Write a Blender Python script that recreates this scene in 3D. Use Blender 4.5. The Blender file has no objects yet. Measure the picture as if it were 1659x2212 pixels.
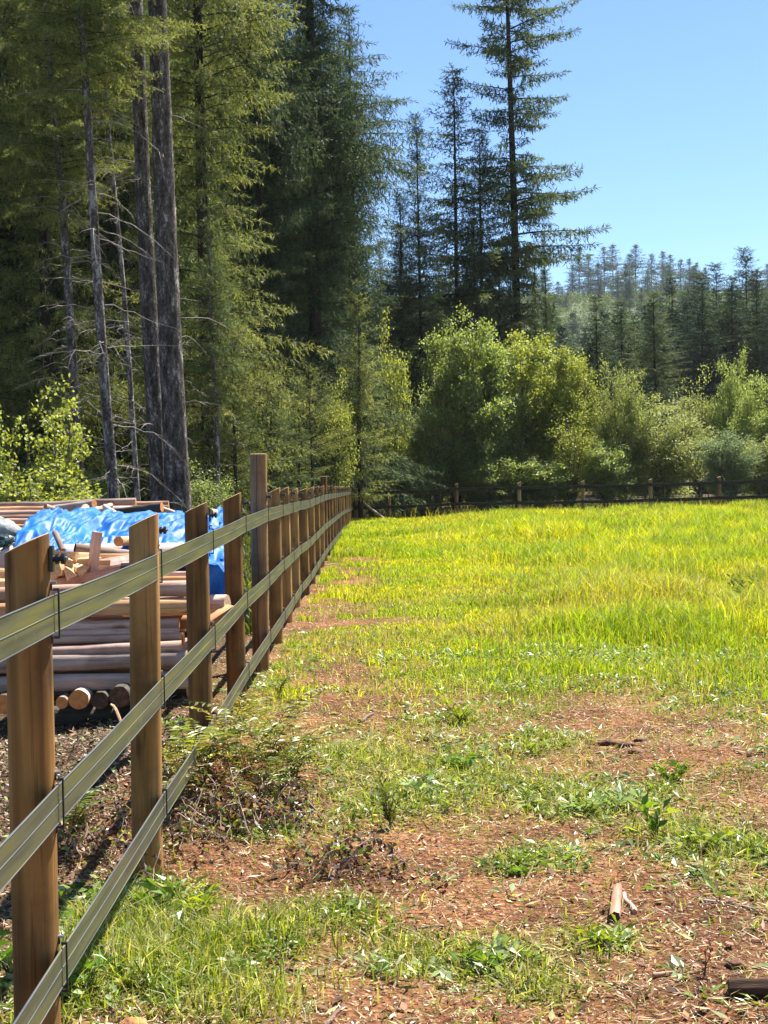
import bpy, math, random
import numpy as np
from mathutils import Vector, Matrix, Euler

# ---------------------------------------------------------------- camera, sky, sun, exposure
S = bpy.context.scene
C = S.collection
FPX = 3318.0                                   # focal length for a picture 1659 wide
EYE = np.array([0.0, 0.0, 1.65])
PITCH, ROLL = math.radians(1.31), math.radians(1.0)
cd = bpy.data.cameras.new("camera")
cd.sensor_fit = 'HORIZONTAL'; cd.sensor_width = 36; cd.lens = 72
cd.clip_start = 0.05; cd.clip_end = 8000
cam = bpy.data.objects.new("camera", cd); C.objects.link(cam)
cam.location = EYE
_R = Matrix.Rotation(math.pi / 2 - PITCH, 3, 'X') @ Matrix.Rotation(-ROLL, 3, 'Z')
cam.rotation_euler = _R.to_euler()
S.camera = cam
RC = np.array(_R)

SUN_EL, SUN_AZ = 57.0, 42.0                    # elevation; azimuth right of the view direction (+Y)
w = bpy.data.worlds.new("World"); S.world = w; w.use_nodes = True
wn = w.node_tree.nodes; wl = w.node_tree.links
bg = wn["Background"]
sky = wn.new("ShaderNodeTexSky"); sky.sky_type = 'NISHITA'; sky.sun_disc = False
sky.sun_elevation = math.radians(SUN_EL); sky.sun_rotation = math.radians(SUN_AZ)
sky.air_density = 0.85; sky.dust_density = 0.05; sky.ozone_density = 7.5; sky.altitude = 100
wl.new(sky.outputs[0], bg.inputs[0]); bg.inputs[1].default_value = 0.069
sd = bpy.data.lights.new("sun", 'SUN'); sd.energy = 5.0; sd.angle = math.radians(0.53); sd.color = (1.0, 0.95, 0.87)
so = bpy.data.objects.new("sun", sd); C.objects.link(so)
_d = Vector((math.sin(math.radians(SUN_AZ)) * math.cos(math.radians(SUN_EL)),
             math.cos(math.radians(SUN_AZ)) * math.cos(math.radians(SUN_EL)), math.sin(math.radians(SUN_EL))))
so.rotation_euler = _d.to_track_quat('Z', 'Y').to_euler(); so.location = (20, 20, 60)
S.view_settings.view_transform = 'Standard'; S.view_settings.look = 'None'
S.view_settings.gamma = 1.0; S.view_settings.exposure = 1.5; S.view_settings.use_curve_mapping = False
S.cycles.max_bounces = 8; S.cycles.transparent_max_bounces = 8; S.cycles.diffuse_bounces = 4
S.cycles.transmission_bounces = 4; S.cycles.volume_bounces = 1
S.cycles.use_denoising = True

# ---------------------------------------------------------------- picture <-> place
def ray(u, v):
    d = RC @ np.array([(u - 829.5) / FPX, (1106 - v) / FPX, -1.0])
    return d / d[1]
def P(u, v, d):                                # point at depth d (metres along +Y) seen at (u, v)
    return EYE + ray(u, v) * d
def G(u, v, z=0.0):                            # point of the plane z seen at (u, v)
    r = ray(u, v); return EYE + r * ((z - EYE[2]) / r[2])

def sstep(a, b, x):
    t = np.clip((np.asarray(x, float) - a) / (b - a), 0, 1); return t * t * (3 - 2 * t)
_tabs = {}
def vnoise(x, y, scale, seed=0):               # smooth value noise 0..1
    if seed not in _tabs: _tabs[seed] = np.random.default_rng(1000 + seed).random((256, 256))
    t = _tabs[seed]; x = np.asarray(x, float) / scale; y = np.asarray(y, float) / scale
    xi = np.floor(x).astype(int); yi = np.floor(y).astype(int); fx = x - xi; fy = y - yi
    fx = fx * fx * (3 - 2 * fx); fy = fy * fy * (3 - 2 * fy)
    a = t[xi & 255, yi & 255]; b = t[(xi + 1) & 255, yi & 255]; c = t[xi & 255, (yi + 1) & 255]; e = t[(xi + 1) & 255, (yi + 1) & 255]
    return (a * (1 - fx) + b * fx) * (1 - fy) + (c * (1 - fx) + e * fx) * fy
def fbm(x, y, scale, seed=0, oct=4):
    s = 0; a = 1; n = 0
    for k in range(oct):
        s = s + a * vnoise(x, y, scale / 2 ** k, seed + k); n += a; a *= .5
    return s / n
def height(x, y):
    x = np.asarray(x, float); y = np.asarray(y, float)
    z = 0.017 * np.clip(x + 1.1, 0, 22) * sstep(22, 55, y)
    z = z + 0.16 * np.exp(-(((x + 1.35) / .7) ** 2 + ((y - 9.0) / 1.1) ** 2))
    z = z - 0.08 * sstep(2.5, 8, y) * sstep(9, 6, y)
    near = sstep(40, 15, y)
    z = z + near * (.06 * (fbm(x, y, .9, 3) - .5) + .040 * (fbm(x, y, .22, 9, 3) - .5))
    z = z + sstep(70, 120, y) * (fbm(x, y, 40, 5) - .5) * 3
    z = z + 75 * sstep(190, 700, y) * (1 + .10 * (fbm(x, y, 130, 7) - .5)) - 45 * sstep(760, 1400, y)
    return z

# ---------------------------------------------------------------- mesh helpers
def tag(o, label=None, cat=None, group=None, kind=None):
    if label: o['label'] = label
    if cat: o['category'] = cat
    if group: o['group'] = group
    if kind: o['kind'] = kind
    return o
def link(name, data, parent=None):
    o = bpy.data.objects.new(name, data); C.objects.link(o)
    if parent is not None: o.parent = parent
    return o
def empty(name, loc=(0, 0, 0), rz=0.0):
    o = link(name, None); o.location = tuple(float(v) for v in loc); o.rotation_euler = (0, 0, rz)
    o.empty_display_size = .2; return o
class MB:
    """collects vertices, quads, triangles; builds ONE mesh"""
    def __init__(s): s.v = []; s.q = []; s.t = []; s.mq = []; s.mt = []; s.n = 0; s.c = []
    def add(s, V, Q=None, T=None, mat=0, tint=None):
        V = np.asarray(V, float).reshape(-1, 3); k = len(V)
        if Q is not None and len(Q): Q = np.asarray(Q, int).reshape(-1, 4); s.q.append(Q + s.n); s.mq.append(np.full(len(Q), mat))
        if T is not None and len(T): T = np.asarray(T, int).reshape(-1, 3); s.t.append(T + s.n); s.mt.append(np.full(len(T), mat))
        if tint is None: tint = .5
        c = np.asarray(tint, float)
        if c.ndim == 0: c = np.full((k, 3), float(c))
        elif c.ndim == 1 and len(c) == 3 and k != 3: c = np.tile(c, (k, 1))
        elif c.ndim == 1: c = np.repeat(c[:, None], 3, 1)
        s.c.append(c); s.v.append(V); s.n += k; return s
    def mesh(s, name, mats, smooth=False):
        V = np.concatenate(s.v).astype(np.float32); me = bpy.data.meshes.new(name)
        Q = np.concatenate(s.q) if s.q else np.zeros((0, 4), int); T = np.concatenate(s.t) if s.t else np.zeros((0, 3), int)
        mi = np.concatenate(s.mq + s.mt) if (s.mq or s.mt) else np.zeros(0)
        me.vertices.add(len(V)); me.vertices.foreach_set('co', V.ravel())
        loops = np.concatenate([Q.ravel(), T.ravel()]).astype(np.int32)
        me.loops.add(len(loops)); me.loops.foreach_set('vertex_index', loops)
        n = len(Q) + len(T); me.polygons.add(n)
        starts = np.concatenate([np.arange(len(Q)) * 4, len(Q) * 4 + np.arange(len(T)) * 3]).astype(np.int32)
        me.polygons.foreach_set('loop_start', starts)
        me.polygons.foreach_set('material_index', mi.astype(np.int32))
        me.polygons.foreach_set('use_smooth', np.full(n, smooth))
        a = me.attributes.new('col', 'FLOAT_COLOR', 'POINT')
        cc = np.ones((len(V), 4), np.float32); cc[:, :3] = np.concatenate(s.c); a.data.foreach_set('color', cc.ravel())
        me.update(calc_edges=True)
        for m in (mats if isinstance(mats, (list, tuple)) else [mats]): me.materials.append(m)
        return me
    def build(s, name, mats, parent=None, smooth=False):
        return link(name, s.mesh(name, mats, smooth), parent)
def unit(a): return a / np.maximum(np.linalg.norm(a, axis=-1, keepdims=True), 1e-9)
def rhomb(mb, c, d, l, wd, rng, mat=0, tint=None, up=None, bend=0.0):
    """leaf-shaped faces: base c, direction d, length l, width wd"""
    n = len(c); d = unit(d)
    nr = rng.normal(size=(n, 3)) if up is None else up + rng.normal(size=(n, 3)) * .45
    sd_ = unit(np.cross(d, nr)); l = np.broadcast_to(l, n)[:, None]; wd = np.broadcast_to(wd, n)[:, None]
    mid = c + d * l * .45; tip = c + d * l
    if bend: tip = tip - np.array([0, 0, 1.]) * l * bend
    V = np.stack([c, mid - sd_ * wd / 2, tip, mid + sd_ * wd / 2], 1).reshape(-1, 3)
    Q = np.arange(n * 4).reshape(-1, 4)
    if tint is not None and np.ndim(tint) >= 1: tint = np.repeat(np.asarray(tint), 4, axis=0)
    mb.add(V, Q, mat=mat, tint=tint)
def tube(mb, pts, rad, sides=8, mat=0, tint=None, caps=True, rough=0.0, rng=None, capmat=None, flat=1.0):
    pts = np.asarray(pts, float); n = len(pts); rad = np.broadcast_to(rad, n).astype(float)
    tg = unit(np.gradient(pts, axis=0)); up = np.array([0, 0, 1.]) if abs(tg[0][2]) < .8 else np.array([0, 1., 0])
    a = unit(np.cross(tg, up)); b = np.cross(tg, a)
    th = np.arange(sides) / sides * 2 * np.pi
    r = rad[:, None] * np.ones((n, sides))
    if rough and rng is not None:
        r = r * (1 + rough * rng.normal(size=(1, sides)) + rough * .5 * rng.normal(size=(n, sides)))
    V = pts[:, None, :] + r[..., None] * (np.cos(th)[None, :, None] * a[:, None, :] + flat * np.sin(th)[None, :, None] * b[:, None, :])
    i = np.arange(n - 1)[:, None] * sides; j = np.arange(sides)[None, :]; k = (j + 1) % sides
    Q = np.stack([i + j, i + k, i + sides + k, i + sides + j], -1).reshape(-1, 4)
    mb.add(V.reshape(-1, 3), Q, mat=mat, tint=tint)
    if caps:
        cm = mat if capmat is None else capmat
        for e, rev in ((0, False), (n - 1, True)):
            ring = V[e]; cc = ring.mean(0); VV = np.vstack([ring, cc[None]])
            T = [[q, (q + 1) % sides, sides] if rev else [(q + 1) % sides, q, sides] for q in range(sides)]
            mb.add(VV, T=T, mat=cm, tint=tint)
def box(mb, c, s, R=None, mat=0, tint=None, bev=0.0):
    s = np.asarray(s, float) / 2
    V = np.array([[x, y, z] for x in (-1, 1) for y in (-1, 1) for z in (-1, 1)], float) * s
    if R is not None: V = V @ np.asarray(R).T
    mb.add(V + np.asarray(c, float), [[0, 1, 3, 2], [4, 6, 7, 5], [0, 4, 5, 1], [2, 3, 7, 6], [0, 2, 6, 4], [1, 5, 7, 3]], mat=mat, tint=tint)

# ---------------------------------------------------------------- materials
def newmat(name):
    m = bpy.data.materials.new(name); m.use_nodes = True; nt = m.node_tree; nt.nodes.clear()
    out = nt.nodes.new('ShaderNodeOutputMaterial'); return m, nt, out
def node(nt, t, ins=None, **kw):
    n = nt.nodes.new(t)
    for k, v in kw.items(): setattr(n, k, v)
    for k, v in (ins or {}).items():
        if isinstance(v, bpy.types.NodeSocket): nt.links.new(v, n.inputs[k])
        else: n.inputs[k].default_value = v
    return n
def ramp(nt, fac, stops, interp='LINEAR'):
    r = nt.nodes.new('ShaderNodeValToRGB'); r.color_ramp.interpolation = interp
    while len(r.color_ramp.elements) < len(stops): r.color_ramp.elements.new(.5)
    for e, (p, c) in zip(r.color_ramp.elements, stops): e.position = p; e.color = (*c, 1)
    nt.links.new(fac, r.inputs[0]); return r.outputs[0]
def leaf_mat(name, stops=None, trans=.42, rough=.5, tboost=(1.25, 1.2, .6), spec=.35):
    """two-sided foliage; colour from the tint attribute through a ramp, or from the attribute itself"""
    m, nt, out = newmat(name)
    at = node(nt, 'ShaderNodeAttribute', attribute_name='col')
    if stops is None: col = at.outputs['Color']
    else:
        oi = node(nt, 'ShaderNodeObjectInfo')
        f = node(nt, 'ShaderNodeMath', {0: oi.outputs['Random'], 1: .16}, operation='MULTIPLY')
        f2 = node(nt, 'ShaderNodeMath', {0: f.outputs[0], 1: at.outputs['Fac']}, operation='ADD')
        col = ramp(nt, f2.outputs[0], stops)
    pr = node(nt, 'ShaderNodeBsdfPrincipled', {'Base Color': col, 'Roughness': rough, 'Specular IOR Level': spec})
    tb = node(nt, 'ShaderNodeMix', {6: col, 7: (*tboost, 1)}, data_type='RGBA', blend_type='MULTIPLY'); tb.inputs[0].default_value = 1
    tr = node(nt, 'ShaderNodeBsdfTranslucent', {'Color': tb.outputs[2]})
    mx = node(nt, 'ShaderNodeMixShader', {0: trans, 1: pr.outputs[0], 2: tr.outputs[0]})
    nt.links.new(mx.outputs[0], out.inputs[0]); return m
def wood_mat(name, stops, scale=(14, 14, 1.2), rough=.75, bump=.35, axis_noise=6.0, knots=True, spec=.25, randamt=.25, dist=.01):
    """grain that runs along the object's local Z"""
    m, nt, out = newmat(name)
    tc = node(nt, 'ShaderNodeTexCoord'); oi = node(nt, 'ShaderNodeObjectInfo')
    off = node(nt, 'ShaderNodeVectorMath', {0: tc.outputs['Object']}, operation='ADD')
    cx = node(nt, 'ShaderNodeCombineXYZ'); rm = node(nt, 'ShaderNodeMath', {0: oi.outputs['Random'], 1: 37.0}, operation='MULTIPLY')
    for k in range(3): nt.links.new(rm.outputs[0], cx.inputs[k])
    nt.links.new(cx.outputs[0], off.inputs[1])
    mp = node(nt, 'ShaderNodeMapping', {'Vector': off.outputs[0], 'Scale': scale})
    n1 = node(nt, 'ShaderNodeTexNoise', {'Vector': mp.outputs[0], 'Scale': 1.6, 'Detail': 7.0, 'Roughness': .62, 'Distortion': .6})
    mp2 = node(nt, 'ShaderNodeMapping', {'Vector': off.outputs[0], 'Scale': (axis_noise, axis_noise, axis_noise * .3)})
    n2 = node(nt, 'ShaderNodeTexNoise', {'Vector': mp2.outputs[0], 'Scale': 1.0, 'Detail': 4.0})
    a = node(nt, 'ShaderNodeMath', {0: n1.outputs[0], 1: n2.outputs[0]}, operation='ADD')
    rr = node(nt, 'ShaderNodeMath', {0: oi.outputs['Random'], 1: randamt, 2: -randamt * .5}, operation='MULTIPLY_ADD')
    b = node(nt, 'ShaderNodeMath', {0: a.outputs[0], 1: .5}, operation='MULTIPLY')
    c = node(nt, 'ShaderNodeMath', {0: b.outputs[0], 1: rr.outputs[0]}, operation='ADD')
    col = ramp(nt, c.outputs[0], stops)
    if knots:
        mp3 = node(nt, 'ShaderNodeMapping', {'Vector': off.outputs[0], 'Scale': (9, 9, 2.6)})
        vo = node(nt, 'ShaderNodeTexVoronoi', {'Vector': mp3.outputs[0], 'Scale': 1.0})
        kf = ramp(nt, vo.outputs['Distance'], [(.0, (.18, .12, .08)), (.10, (.5, .4, .3)), (.17, (1, 1, 1))])
        mx = node(nt, 'ShaderNodeMix', {6: col, 7: kf}, data_type='RGBA', blend_type='MULTIPLY'); mx.inputs[0].default_value = .75
        col = mx.outputs[2]
    if knots:
        mp4 = node(nt, 'ShaderNodeMapping', {'Vector': off.outputs[0], 'Scale': (scale[0] * 2.2, scale[1] * 2.2, scale[2] * .55)})
        n4 = node(nt, 'ShaderNodeTexNoise', {'Vector': mp4.outputs[0], 'Scale': 1.0, 'Detail': 2.0, 'Distortion': .3})
        ck = ramp(nt, n4.outputs[0], [(.485, (1, 1, 1)), (.50, (.28, .22, .18)), (.515, (1, 1, 1)), (.62, (1, 1, 1)), (.66, (1.22, 1.2, 1.15))])
        n5 = node(nt, 'ShaderNodeTexNoise', {'Vector': off.outputs[0], 'Scale': 2.3, 'Detail': 5.0, 'Roughness': .65})
        st = ramp(nt, n5.outputs[0], [(.36, (.58, .56, .56)), (.5, (1, 1, 1)), (.66, (1.25, 1.2, 1.1))])
        mx = node(nt, 'ShaderNodeMix', {6: col, 7: ck}, data_type='RGBA', blend_type='MULTIPLY'); mx.inputs[0].default_value = .55
        mx2 = node(nt, 'ShaderNodeMix', {6: mx.outputs[2], 7: st}, data_type='RGBA', blend_type='MULTIPLY'); mx2.inputs[0].default_value = .8
        col = mx2.outputs[2]
    bp = node(nt, 'ShaderNodeBump', {'Strength': bump, 'Distance': dist, 'Height': n1.outputs[0]})
    pr = node(nt, 'ShaderNodeBsdfPrincipled', {'Base Color': col, 'Roughness': rough, 'Specular IOR Level': spec, 'Normal': bp.outputs[0]})
    nt.links.new(pr.outputs[0], out.inputs[0]); return m
def plain(name, c, rough=.5, metal=0.0, spec=.5, var=.0, vscale=20, bump=0.0):
    m, nt, out = newmat(name)
    pr = node(nt, 'ShaderNodeBsdfPrincipled', {'Base Color': (*c, 1), 'Roughness': rough, 'Metallic': metal, 'Specular IOR Level': spec})
    if var:
        tc = node(nt, 'ShaderNodeTexCoord')
        n = node(nt, 'ShaderNodeTexNoise', {'Vector': tc.outputs['Object'], 'Scale': vscale, 'Detail': 6.0})
        lo = tuple(x * (1 - var) for x in c); hi = tuple(min(1, x * (1 + var)) for x in c)
        nt.links.new(ramp(nt, n.outputs[0], [(.3, lo), (.7, hi)]), pr.inputs['Base Color'])
        if bump:
            bp = node(nt, 'ShaderNodeBump', {'Strength': bump, 'Distance': .02, 'Height': n.outputs[0]}); nt.links.new(bp.outputs[0], pr.inputs['Normal'])
    nt.links.new(pr.outputs[0], out.inputs[0]); return m
def attr_mat(name, rough=.8, trans=0.0, spec=.3):
    m, nt, out = newmat(name); at = node(nt, 'ShaderNodeAttribute', attribute_name='col')
    tc = node(nt, 'ShaderNodeTexCoord'); n = node(nt, 'ShaderNodeTexNoise', {'Vector': tc.outputs['Object'], 'Scale': 60.0, 'Detail': 4.0})
    v = ramp(nt, n.outputs[0], [(.3, (.72, .7, .68)), (.7, (1.15, 1.15, 1.15))])
    mx = node(nt, 'ShaderNodeMix', {6: at.outputs['Color'], 7: v}, data_type='RGBA', blend_type='MULTIPLY'); mx.inputs[0].default_value = 1
    pr = node(nt, 'ShaderNodeBsdfPrincipled', {'Base Color': mx.outputs[2], 'Roughness': rough, 'Specular IOR Level': spec})
    nt.links.new(pr.outputs[0], out.inputs[0]); return m

M = {}
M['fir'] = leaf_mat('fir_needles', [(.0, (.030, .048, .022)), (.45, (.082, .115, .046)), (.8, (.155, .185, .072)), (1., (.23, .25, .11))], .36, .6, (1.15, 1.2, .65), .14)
M['firlit'] = leaf_mat('fir_needles_sunlit_yellow', [(.0, (.050, .066, .024)), (.4, (.145, .175, .055)), (.8, (.28, .30, .10)), (1., (.42, .42, .17))], .44, .55, (1.2, 1.15, .6), .16)  # yellow-green palette, brightened to carry the sunlit look of these firs
M['firdark'] = leaf_mat('fir_needles_shade_dark', [(.0, (.020, .036, .022)), (.5, (.055, .085, .044)), (1., (.13, .165, .08))], .32, .6, (1.15, 1.2, .65), .12)  # shade on the dark firs is put into the needle colour
M['firfar'] = leaf_mat('fir_needles_haze_blue', [(.0, (.035, .058, .046)), (.5, (.065, .10, .072)), (1., (.12, .16, .10))], .3, .6, (1.2, 1.2, .8), .1)  # blue of distant haze mixed into the needle colour
M['leafy'] = leaf_mat('alder_leaves', [(.0, (.11, .145, .05)), (.5, (.25, .30, .115)), (1., (.44, .48, .25))], .55, .42, (1.2, 1.25, .5), .4)
M['leafgold'] = leaf_mat('yellow_green_leaves', [(.0, (.14, .17, .034)), (.5, (.29, .33, .08)), (1., (.48, .52, .19))], .55, .42, (1.2, 1.15, .45), .4)
M['willow'] = leaf_mat('willow_leaves', [(.0, (.13, .155, .055)), (.5, (.27, .30, .11)), (1., (.42, .44, .22))], .5, .5, (1.2, 1.2, .6), .35)
M['sage'] = leaf_mat('pale_grey_green_leaves', [(.0, (.10, .14, .075)), (.5, (.19, .24, .125)), (1., (.32, .38, .22))], .38, .5, (1.15, 1.2, .7), .3)
M['col'] = leaf_mat('grass_blades', None, .52, .5, (1.2, 1.15, .4), .22)
M['weed'] = leaf_mat('weed_leaves', None, .38, .38, (1.25, 1.2, .5), .5)
M['litter'] = attr_mat('plant_litter', .75)
M['bark'] = wood_mat('grey_bark', [(.36, (.030, .025, .022)), (.46, (.090, .073, .063)), (.54, (.16, .135, .12)), (.60, (.40, .37, .33))], (16, 16, 9.0), .95, 1.0, 9.0, False, .1, .08, .05)
M['logbrown'] = wood_mat('brown_barked_log', [(.3, (.03, .018, .012)), (.5, (.10, .058, .035)), (.62, (.20, .13, .08)), (.75, (.36, .26, .18))], (18, 18, 3.0), .9, .9, 5.0, False, .15, .1, .012)
M['barkdark'] = wood_mat('dark_bark', [(.3, (.018, .014, .011)), (.5, (.045, .034, .027)), (.7, (.10, .08, .065))], (8, 8, 2), .95, .8, 3.0, False, .1, .1, .03)
M['twig'] = plain('bare_grey_twigs', (.26, .22, .185), .75, var=.5, vscale=3)
M['stem'] = plain('shrub_stems', (.085, .065, .05), .85, var=.4, vscale=6)
M['post'] = wood_mat('treated_post_wood', [(.30, (.030, .014, .005)), (.40, (.14, .068, .015)), (.53, (.27, .138, .034)), (.68, (.42, .245, .085))], (12, 12, .45), .72, .35, 3.0, True, .3, .22, .004)
M['postcut'] = plain('pale_cut_wood', (.42, .27, .15), .8, var=.35, vscale=40)
M['log'] = wood_mat('peeled_log_wood', [(.25, (.24, .11, .07)), (.42, (.46, .28, .20)), (.56, (.60, .42, .33)), (.75, (.70, .57, .49))], (10, 10, .9), .72, .45, 3.0, True, .25, .34, .008)
M['loggrey'] = wood_mat('weathered_log_wood', [(.25, (.07, .035, .022)), (.42, (.21, .14, .10)), (.56, (.37, .28, .23)), (.75, (.55, .47, .42))], (10, 10, .9), .8, .5, 3.0, True, .25, .2, .01)
M['logorange'] = wood_mat('orange_log_wood', [(.25, (.24, .09, .03)), (.45, (.47, .22, .09)), (.6, (.60, .36, .18)), (.8, (.68, .50, .33))], (10, 10, .9), .72, .4, 3.0, True, .25, .2, .006)
M['split'] = wood_mat('split_firewood', [(.25, (.36, .18, .07)), (.45, (.56, .36, .18)), (.6, (.68, .50, .31)), (.8, (.76, .64, .48))], (22, 22, .8), .75, .6, 3.0, False, .25, .3, .006)
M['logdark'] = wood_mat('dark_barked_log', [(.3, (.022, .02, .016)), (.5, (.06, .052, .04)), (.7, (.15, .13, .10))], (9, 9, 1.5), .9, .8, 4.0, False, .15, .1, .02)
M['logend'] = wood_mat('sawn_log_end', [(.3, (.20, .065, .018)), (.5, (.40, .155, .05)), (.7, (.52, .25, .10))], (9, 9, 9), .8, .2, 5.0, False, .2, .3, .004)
def ring_mat(name, c1, c2):
    m, nt, out = newmat(name); tc = node(nt, 'ShaderNodeTexCoord'); mp = node(nt, 'ShaderNodeMapping', {'Vector': tc.outputs['Object'], 'Scale': (1, 1, 0)})
    wv = node(nt, 'ShaderNodeTexWave', {'Vector': mp.outputs[0], 'Scale': 42.0, 'Distortion': 2.2, 'Detail': 3.0, 'Detail Scale': 1.2}, wave_type='RINGS', rings_direction='Z')
    n = node(nt, 'ShaderNodeTexNoise', {'Vector': tc.outputs['Object'], 'Scale': 26.0, 'Detail': 6.0})
    a = node(nt, 'ShaderNodeMath', {0: wv.outputs['Fac'], 1: .35}, operation='MULTIPLY'); a2 = node(nt, 'ShaderNodeMath', {0: a.outputs[0], 1: n.outputs[0]}, operation='ADD')
    col = ramp(nt, a2.outputs[0], [(.35, c1), (.75, c2)])
    pr = node(nt, 'ShaderNodeBsdfPrincipled', {'Base Color': col, 'Roughness': .8, 'Specular IOR Level': .2}); nt.links.new(pr.outputs[0], out.inputs[0]); return m
M['logend'] = ring_mat('sawn_log_end', (.30, .085, .018), (.62, .27, .085))
M['black'] = plain('black_plastic', (.012, .012, .014), .35)
M['metal'] = plain('zinc_screw', (.5, .5, .5), .35, 1.0)
M['tarpgreen'] = plain('dark_green_tarp', (.012, .028, .022), .4, var=.3, vscale=4)

def ribbon_mat():
    m, nt, out = newmat('polymer_ribbon')
    at = node(nt, 'ShaderNodeAttribute', attribute_name='col'); tc = node(nt, 'ShaderNodeTexCoord')
    mp = node(nt, 'ShaderNodeMapping', {'Vector': tc.outputs['Object'], 'Scale': (1, 1.2, 28)})
    n = node(nt, 'ShaderNodeTexNoise', {'Vector': mp.outputs[0], 'Scale': 1.0, 'Detail': 5.0})
    v = ramp(nt, n.outputs[0], [(.35, (.62, .64, .72)), (.5, (1, 1, 1)), (.66, (1.35, 1.30, .75))])
    mx = node(nt, 'ShaderNodeMix', {6: at.outputs['Color'], 7: v}, data_type='RGBA', blend_type='MULTIPLY'); mx.inputs[0].default_value = 1
    n2 = node(nt, 'ShaderNodeTexNoise', {'Vector': tc.outputs['Object'], 'Scale': 9.0, 'Detail': 6.0, 'Roughness': .7})
    spk = ramp(nt, n2.outputs[0], [(.62, (0, 0, 0)), (.72, (.6, .6, .6))])
    m2 = node(nt, 'ShaderNodeMix', {0: spk, 6: mx.outputs[2], 7: (.33, .32, .27, 1)}, data_type='RGBA')
    bp = node(nt, 'ShaderNodeBump', {'Strength': .25, 'Distance': .004, 'Height': n.outputs[0]})
    pr = node(nt, 'ShaderNodeBsdfPrincipled', {'Base Color': m2.outputs[2], 'Roughness': .38, 'Specular IOR Level': .5, 'Normal': bp.outputs[0]})
    tr = node(nt, 'ShaderNodeBsdfTranslucent', {'Color': m2.outputs[2]})
    ms = node(nt, 'ShaderNodeMixShader', {0: .35, 1: pr.outputs[0], 2: tr.outputs[0]})
    nt.links.new(ms.outputs[0], out.inputs[0]); return m
M['ribbon'] = ribbon_mat()
def tarp_mat():
    m, nt, out = newmat('blue_tarp'); tc = node(nt, 'ShaderNodeTexCoord')
    n = node(nt, 'ShaderNodeTexNoise', {'Vector': tc.outputs['Object'], 'Scale': 5.0, 'Detail': 5.0, 'Roughness': .55, 'Distortion': 1.6})
    vo = node(nt, 'ShaderNodeTexVoronoi', {'Vector': tc.outputs['Object'], 'Scale': 9.0}, feature='DISTANCE_TO_EDGE')
    hh = node(nt, 'ShaderNodeMath', {0: n.outputs[0], 1: vo.outputs[0]}, operation='ADD')
    col = ramp(nt, n.outputs[0], [(.3, (.005, .075, .32)), (.55, (.010, .13, .43)), (.75, (.035, .21, .54))])
    bp = node(nt, 'ShaderNodeBump', {'Strength': .22, 'Distance': .03, 'Height': hh.outputs[0]})
    pr = node(nt, 'ShaderNodeBsdfPrincipled', {'Base Color': col, 'Roughness': .5, 'Specular IOR Level': .25, 'Normal': bp.outputs[0]})
    nt.links.new(pr.outputs[0], out.inputs[0]); return m
M['tarp'] = tarp_mat()
def ground_mat():
    m, nt, out = newmat('soil_and_thatch'); tc = node(nt, 'ShaderNodeTexCoord'); at = node(nt, 'ShaderNodeAttribute', attribute_name='col')
    o = tc.outputs['Object']
    n1 = node(nt, 'ShaderNodeTexNoise', {'Vector': o, 'Scale': 1.3, 'Detail': 8.0, 'Roughness': .6})
    n2 = node(nt, 'ShaderNodeTexNoise', {'Vector': o, 'Scale': 26.0, 'Detail': 8.0, 'Roughness': .72})
    vo = node(nt, 'ShaderNodeTexVoronoi', {'Vector': o, 'Scale': 42.0, 'Randomness': 1.0})
    a = node(nt, 'ShaderNodeMath', {0: n1.outputs[0], 1: n2.outputs[0]}, operation='ADD')
    a2 = node(nt, 'ShaderNodeMath', {0: a.outputs[0], 1: .5}, operation='MULTIPLY')
    soil = ramp(nt, a2.outputs[0], [(.34, (.050, .020, .008)), (.46, (.150, .062, .025)), (.56, (.28, .125, .052)), (.68, (.43, .225, .105))])
    cf = ramp(nt, vo.outputs['Color'], [(.0, (.62, .62, .62)), (.8, (1.1, 1.1, 1.1)), (1., (1.7, 1.6, 1.5))])
    s2 = node(nt, 'ShaderNodeMix', {6: soil, 7: cf}, data_type='RGBA', blend_type='MULTIPLY'); s2.inputs[0].default_value = .8
    sep = node(nt, 'ShaderNodeSeparateColor', {0: at.outputs['Color']})
    th = ramp(nt, n2.outputs[0], [(.35, (.085, .075, .02)), (.55, (.20, .19, .04)), (.7, (.36, .31, .10))])
    m1 = node(nt, 'ShaderNodeMix', {0: sep.outputs[0], 6: s2.outputs[2], 7: th}, data_type='RGBA')
    duff = ramp(nt, n2.outputs[0], [(.35, (.035, .022, .012)), (.55, (.085, .055, .03)), (.72, (.20, .15, .09))])
    m2 = node(nt, 'ShaderNodeMix', {0: sep.outputs[1], 6: m1.outputs[2], 7: duff}, data_type='RGBA')
    br = ramp(nt, n1.outputs[0], [(.35, (.05, .065, .03)), (.6, (.10, .12, .055))])
    m3 = node(nt, 'ShaderNodeMix', {0: sep.outputs[2], 6: m2.outputs[2], 7: br}, data_type='RGBA')
    hh = node(nt, 'ShaderNodeMath', {0: n2.outputs[0], 1: vo.outputs['Distance']}, operation='ADD')
    bp = node(nt, 'ShaderNodeBump', {'Strength': .8, 'Distance': .03, 'Height': hh.outputs[0]})
    pr = node(nt, 'ShaderNodeBsdfPrincipled', {'Base Color': m3.outputs[2], 'Roughness': .95, 'Specular IOR Level': .15, 'Normal': bp.outputs[0]})
    nt.links.new(pr.outputs[0], out.inputs[0]); return m
M['ground'] = ground_mat()

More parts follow.
